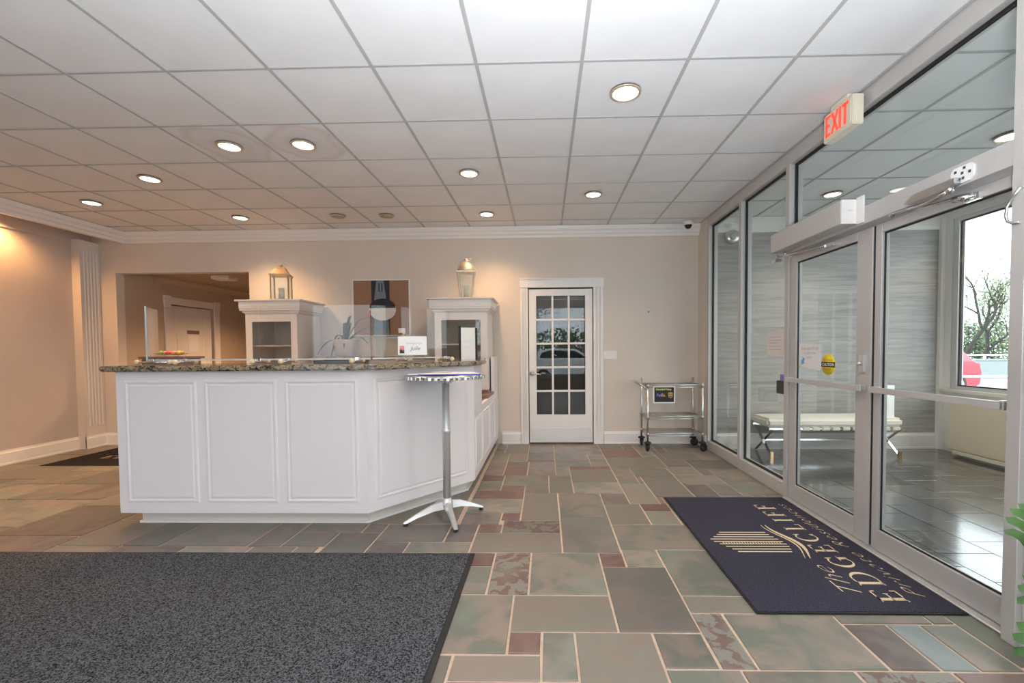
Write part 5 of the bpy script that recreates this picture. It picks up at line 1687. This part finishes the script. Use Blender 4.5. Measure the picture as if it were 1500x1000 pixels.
MB().bar((2.65, 5.345, 0.17), (4.13, 5.345, 0.17), 0.02, 0.02).build('stretcher', M['chrome'], bn)
bd = thing('folded_board', 'white folded board standing on the right end of the bench', 'board', (4.05, 5.4, 0.461))
MB().prism([(3.98, 5.17), (4.10, 5.19), (4.105, 5.205), (3.985, 5.185)], 0.461, 0.84, 'Z').build('front_leaf', M['paper'], bd)
MB().prism([(4.09, 5.20), (4.105, 5.205), (4.02, 5.33), (4.005, 5.325)], 0.461, 0.84, 'Z').build('back_leaf', M['paper'], bd)
ac = thing('radiator_unit', 'tan metal heating cabinet under the entry window', 'heater', (4.88, 4.3, 0))
box(4.79, 3.35, 0.075, XW - 0.004, 5.27, 0.64).build('casing', M['ac'], ac, bevel=0.012, seg=3)
box(4.83, 3.37, 0.0, XW - 0.004, 5.25, 0.075).build('plinth', M['toe'], ac)
mb = MB()
for k in range(30):
    mb.box(4.83, 3.45 + k * 0.06, 0.639, 4.95, 3.47 + k * 0.06, 0.643)
mb.build('grille', M['dark'], ac)
box(4.781, 4.60, 0.03, 4.83, 5.20, 0.07).build('lower_rail', M['cream'], ac, bevel=0.003)
tag(box(4.15, 3.2, 0.0005, 4.78, 3.87, 0.008).build('entry_mat', M['mat_black']), 'dark mat lying on the wet-looking entry floor by the window', 'mat')

# ------------------------------------------------------------------ plant leaves at the right edge
lp = thing('split_leaf_plant', 'green split-leaf plant reaching in from the right edge before the glass', 'plant', (1.86, 1.18, 0))
MB().lathe([(0.13, 0), (0.14, 0.01), (0.18, 0.30), (0.185, 0.32), (0.165, 0.32), (0.16, 0.28), (0.001, 0.28)], (1.86, 1.18, 0), 28).build('pot', M['pot'], lp)
MB().lathe([(0.16, 0), (0.001, 0.01)], (1.86, 1.18, 0.285), 20).build('soil', M['soil'], lp)


def split_leaf(tip, root, w, nrm, name='leaf'):
    # lobed blade from root to tip: finger lobes on both sides of a midrib, slightly cupped
    tip, root = Vector(tip), Vector(root)
    ax = tip - root
    L = ax.length
    ax.normalize()
    nrm = Vector(nrm)
    nrm = (nrm - ax * nrm.dot(ax)).normalized()
    sd = ax.cross(nrm)
    v, f = [], []
    def P(a, b, c):
        return root + ax * a * L + sd * b * w - nrm * c * w
    nl = 5
    rib = []
    for i in range(nl * 2 + 1):
        t = i / (nl * 2)
        rib.append(len(v)); v.append(P(t, 0, 0.25 * t * t))
    for s in (-1, 1):
        for i in range(nl):
            t0, t1 = i / nl, (i + 1) / nl
            env = math.sin(math.pi * (0.16 + 0.78 * (t0 + 0.5 / nl))) ** 0.8
            adv = 0.10
            i0, i1, im = rib[2 * i], rib[2 * i + 2], rib[2 * i + 1]
            k = len(v)
            droop = 0.25 * t0 * t0
            v += [P(t0 + 0.006 + adv * 0.5, s * env * 0.55, droop + 0.05), P(t1 - 0.004 + adv * 0.5, s * env * 0.55, droop + 0.06),
                  P(t0 - 0.005 + adv, s * env * 0.86, droop + 0.14), P(t1 + 0.004 + adv, s * env * 0.88, droop + 0.14), P((t0 + t1) / 2 + adv * 1.2, s * env * 1.03, droop + 0.26)]
            f += [(i0, im, k), (im, k + 1, k), (im, i1, k + 1), (k, k + 1, k + 3, k + 2), (k + 2, k + 3, k + 4)]
    return MB().add(v, f, None, True).build(name, M['leaf'], lp)


def leaf_with_stem(tip, root, w, nrm):
    o = split_leaf(tip, root, w, nrm)
    r = Vector(root)
    b = Vector((1.86, 1.18, 0.29))
    mid = (b + r) / 2 + Vector((0.06, 0, 0.16))
    pts = [b * (1 - t) ** 2 + mid * 2 * t * (1 - t) + r * t * t for t in [i / 8 for i in range(9)]]
    MB().tube(pts, [0.007 - 0.004 * i / 8 for i in range(9)], 8).build('stem', M['stem'], lp)


leaf_with_stem((1.405, 1.29, 0.715), (1.51, 1.30, 0.80), 0.075, (-0.2, -0.95, 0.1))
leaf_with_stem((1.43, 1.28, 0.52), (1.52, 1.26, 0.65), 0.065, (-0.3, -0.9, 0.1))
leaf_with_stem((1.415, 1.26, 0.37), (1.51, 1.24, 0.51), 0.080, (-0.3, -0.9, 0.3))
leaf_with_stem((1.66, 1.05, 0.80), (1.74, 1.12, 0.72), 0.09, (-0.4, -0.6, 0.7))
leaf_with_stem((2.0, 1.05, 0.92), (1.93, 1.12, 0.78), 0.10, (0.2, -0.7, 0.7))
leaf_with_stem((1.98, 0.98, 0.62), (1.90, 1.08, 0.66), 0.09, (0.2, -0.6, 0.8))

# ------------------------------------------------------------------ outside
struct(box(XW + 0.12, -25, -0.42, 60, 60, -0.30).build('ground_outside', M['asphalt']))
struct(box(-40, -45, -0.42, XW + 0.12, YR - 0.16, -0.30).build('ground_outside', M['asphalt']))
pw_ = thing('parapet', 'pale concrete parapet wall beyond the red car', 'wall', (24, 22, -0.3))
box(14, 21.8, -0.3, 44, 22.1, 0.6).build('parapet_body', M['concrete'], pw_)
box(14, 21.75, 0.6, 44, 22.15, 0.66).build('coping', M['concrete'], pw_)
rl1 = thing('railing', 'white tube railing on top of the parapet outside', 'railing', (24, 21.9, 0.66))
box(14, 21.87, 0.84, 44, 21.95, 0.90).build('top_tube', M['rail_white'], rl1)
for k in range(16):
    box(14 + k * 1.9, 21.88, 0.66, 14.08 + k * 1.9, 21.96, 0.84).build('rail_post', M['rail_white'], rl1)
rl2 = thing('railing', 'low white railing outside in front of the red car', 'railing', (12, 11.0, -0.3))
for z in (0.2, 0.545):
    MB().tube([(6.5, 11.0, z), (30, 11.0, z)], 0.028, 8).build('rail_tube', M['rail_white'], rl2)
for k in range(9):
    MB().tube([(7 + k * 2.6, 11.0, -0.3), (7 + k * 2.6, 11.0, 0.545)], 0.026, 8).build('rail_post', M['rail_white'], rl2)


def car(loc, rz, paint, label):
    t = thing('car', label, 'car', (0, 0, 0))
    W = 0.9
    side = [(-2.2, 0.35), (-2.25, 0.75), (-2.15, 1.02), (-1.95, 1.12), (-1.62, 1.52), (-1.1, 1.64), (0.2, 1.62), (0.95, 1.12), (1.9, 0.98), (2.2, 0.75), (2.25, 0.40), (2.0, 0.25), (-2.0, 0.25)]
    secs = [(-W, 0.78), (-W * 0.98, 0.95), (-W * 0.6, 1.0), (W * 0.6, 1.0), (W * 0.98, 0.95), (W, 0.78)]
    v, f = [], []
    for y, k in secs:
        for x, z in side:
            tuck = 1.0 if z < 1.12 else 1.0 - 0.22 * (z - 1.12) / 0.5
            v.append((x * (0.96 + 0.04 * k), y * tuck, 0.3 + (z - 0.3) * (0.93 + 0.07 * k) if z > 1.0 else z))
    n = len(side)
    for i in range(len(secs) - 1):
        for k in range(n):
            k2 = (k + 1) % n
            f.append((i * n + k, i * n + k2, (i + 1) * n + k2, (i + 1) * n + k))
    f += [tuple(range(n)), tuple(range((len(secs) - 1) * n, len(secs) * n))[::-1]]
    MB().add(v, f).build('body', paint, t, bevel=0.05, seg=3)
    for s in (-1, 1):
        y = s * 0.83
        MB().prism([(-1.55, 1.14), (0.75, 1.14), (0.12, 1.53), (-1.08, 1.55), (-1.42, 1.44)], y - 0.012, y + 0.035 * s + 0.0, 'Y').build('side_window', M['car_glass'], t)
        for x in (-1.35, 1.35):
            mb = MB().lathe([(0.001, -0.1), (0.30, -0.1), (0.34, -0.06), (0.34, 0.08), (0.30, 0.11), (0.22, 0.10), (0.001, 0.10)], n=24)
            mb.xform(Matrix.Translation((x, s * 0.82, 0.335)) @ Matrix.Rotation(-s * HP, 4, 'X')).build('wheel', M['tyre'], t)
            mb = MB().lathe([(0.21, 0.095), (0.20, 0.115), (0.05, 0.105), (0.001, 0.115)], n=20)
            mb.xform(Matrix.Translation((x, s * 0.82, 0.335)) @ Matrix.Rotation(-s * HP, 4, 'X')).build('hub_cap', M['steel'], t)
        box(-2.27, s * 0.62 - 0.22, 0.90, -2.02, s * 0.62 + 0.22, 1.04).build('tail_lamp', M['tail'], t, bevel=0.03)
        box(1.95, s * 0.62 - 0.18, 0.72, 2.22, s * 0.62 + 0.18, 0.86).build('head_lamp', M['paper'], t, bevel=0.03)
    MB().prism([(-1.60, 1.30), (-1.66, 1.30), (-1.36, 1.585), (-1.30, 1.585)], -0.62, 0.62, 'Y').build('rear_window', M['car_glass'], t)
    MB().prism([(0.86, 1.18), (0.92, 1.19), (0.28, 1.60), (0.22, 1.60)], -0.62, 0.62, 'Y').build('windscreen', M['car_glass'], t)
    t.location = loc
    t.rotation_euler = (0, 0, rz)
    return t


car((12.02, 15.2, -0.30), math.radians(188), M['car_red'], 'red car with dark tail lamp seen through the entry window')
car((1.3, -9.2, -0.30), math.radians(4), M['car_white'], 'white car parked outside, mirrored in the paned door')


def tree(x, y, h, seed, fol, label, dens=260, group='trees beyond the parapet'):
    r = random.Random(seed)
    t = thing('tree', label, 'tree', (x, y, -0.3), group)
    mb = MB()
    tips = []
    def grow(p, d, L, rad, lev):
        n = 4
        pts = [p]
        dd = d
        for i in range(n):
            dd = (dd + Vector((r.uniform(-.25, .25), r.uniform(-.25, .25), r.uniform(-.05, .18)))).normalized()
            pts.append(pts[-1] + dd * L / n)
        mb.tube(pts, [rad * (1 - 0.35 * i / n) for i in range(n + 1)], 6 if lev < 2 else 4, cap=False)
        if lev >= 1:
            tips.extend(pts[2:])
        if lev < 4:
            for k in range(3 if lev < 3 else 2):
                nd = (dd + Vector((r.uniform(-1, 1), r.uniform(-1, 1), r.uniform(-0.1, 0.8)))).normalized()
                grow(pts[r.choice([2, 3, 4])], nd, L * r.uniform(0.55, 0.8), rad * 0.58, lev + 1)
    grow(Vector((x, y, -0.3)), Vector((r.uniform(-.15, .15), 0, 1)), h * 0.36, h * 0.019, 0)
    mb.build('trunk', M['bark'], t)
    v, f = [], []
    for i in range(dens):
        c = r.choice(tips) + Vector((r.gauss(0, .45), r.gauss(0, .45), r.gauss(-.2, .4)))
        for j in range(7):
            p = c + Vector((r.gauss(0, .22), r.gauss(0, .22), r.gauss(0, .16)))
            a = Vector((r.uniform(-1, 1), r.uniform(-1, 1), r.uniform(-1, 1))).normalized() * r.uniform(.04, .075)
            b = a.orthogonal().normalized() * r.uniform(.03, .055)
            k = len(v)
            v += [p - a, p + b, p + a, p - b]
            f.append((k, k + 1, k + 2, k + 3))
    fo = MB().add(v, f).build('foliage', fol, t)
    fo['kind'] = 'stuff'
    return t


def shrub(x, y, w, h, seed, fol, label):
    r = random.Random(seed)
    t = thing('shrub', label, 'shrub', (x, y, -0.3), 'green shrubs beyond the parapet')
    v, f = [], []
    for i in range(2600):
        a, u = r.uniform(0, 6.283), r.random() ** 0.5
        p = Vector((x + math.cos(a) * u * w, y + math.sin(a) * u * w * 0.5, -0.2 + h * r.random() ** 0.8 * (1 - 0.5 * u * u)))
        d1 = Vector((r.uniform(-1, 1), r.uniform(-1, 1), r.uniform(-1, 1))).normalized() * r.uniform(.07, .15)
        d2 = d1.orthogonal().normalized() * r.uniform(.06, .14)
        k = len(v)
        v += [p - d1, p + d2, p + d1, p - d2]
        f.append((k, k + 1, k + 2, k + 3))
    fo = MB().add(v, f).build('foliage', fol, t)
    fo['kind'] = 'stuff'
    mb = MB()
    for i in range(6):
        a = r.uniform(0, 6.283)
        mb.tube([(x, y, -0.3), (x + math.cos(a) * w * .3, y + math.sin(a) * w * .2, h * .35), (x + math.cos(a) * w * .6, y + math.sin(a) * w * .3, h * .75)], [0.05, 0.035, 0.015], 5, cap=False)
    mb.build('stem', M['bark'], t)


tree(25.5, 27.0, 7.6, 3, M['foliage'], 'bare dark tree with sparse leaves at the left of the entry window', 300)
tree(30.1, 30.6, 7.2, 8, M['foliage2'], 'crooked tree with thin green leaves at the right of the entry window', 420)
for i, (x, y, w, h, lb) in enumerate(((37.9, 40.0, 1.7, 4.0, 'left green shrub mass above the parapet'), (41.2, 41.0, 1.7, 4.4, 'right green shrub mass above the parapet'))):
    shrub(x, y, w, h, 40 + i, M['foliage' if i % 2 else 'foliage2'], lb)
tree(-1.9, -13.5, 7.0, 31, M['foliage2'], 'leafy tree outside, mirrored in the left lites of the paned door', 700, 'trees across the drive')
tree(4.2, -16.5, 7.5, 33, M['foliage'], 'leafy tree outside, mirrored in the right lites of the paned door', 700, 'trees across the drive')
shrub(1.4, -21, 4.0, 3.2, 61, M['foliage'], 'wide green shrub mass across the drive, mirrored in the paned door')
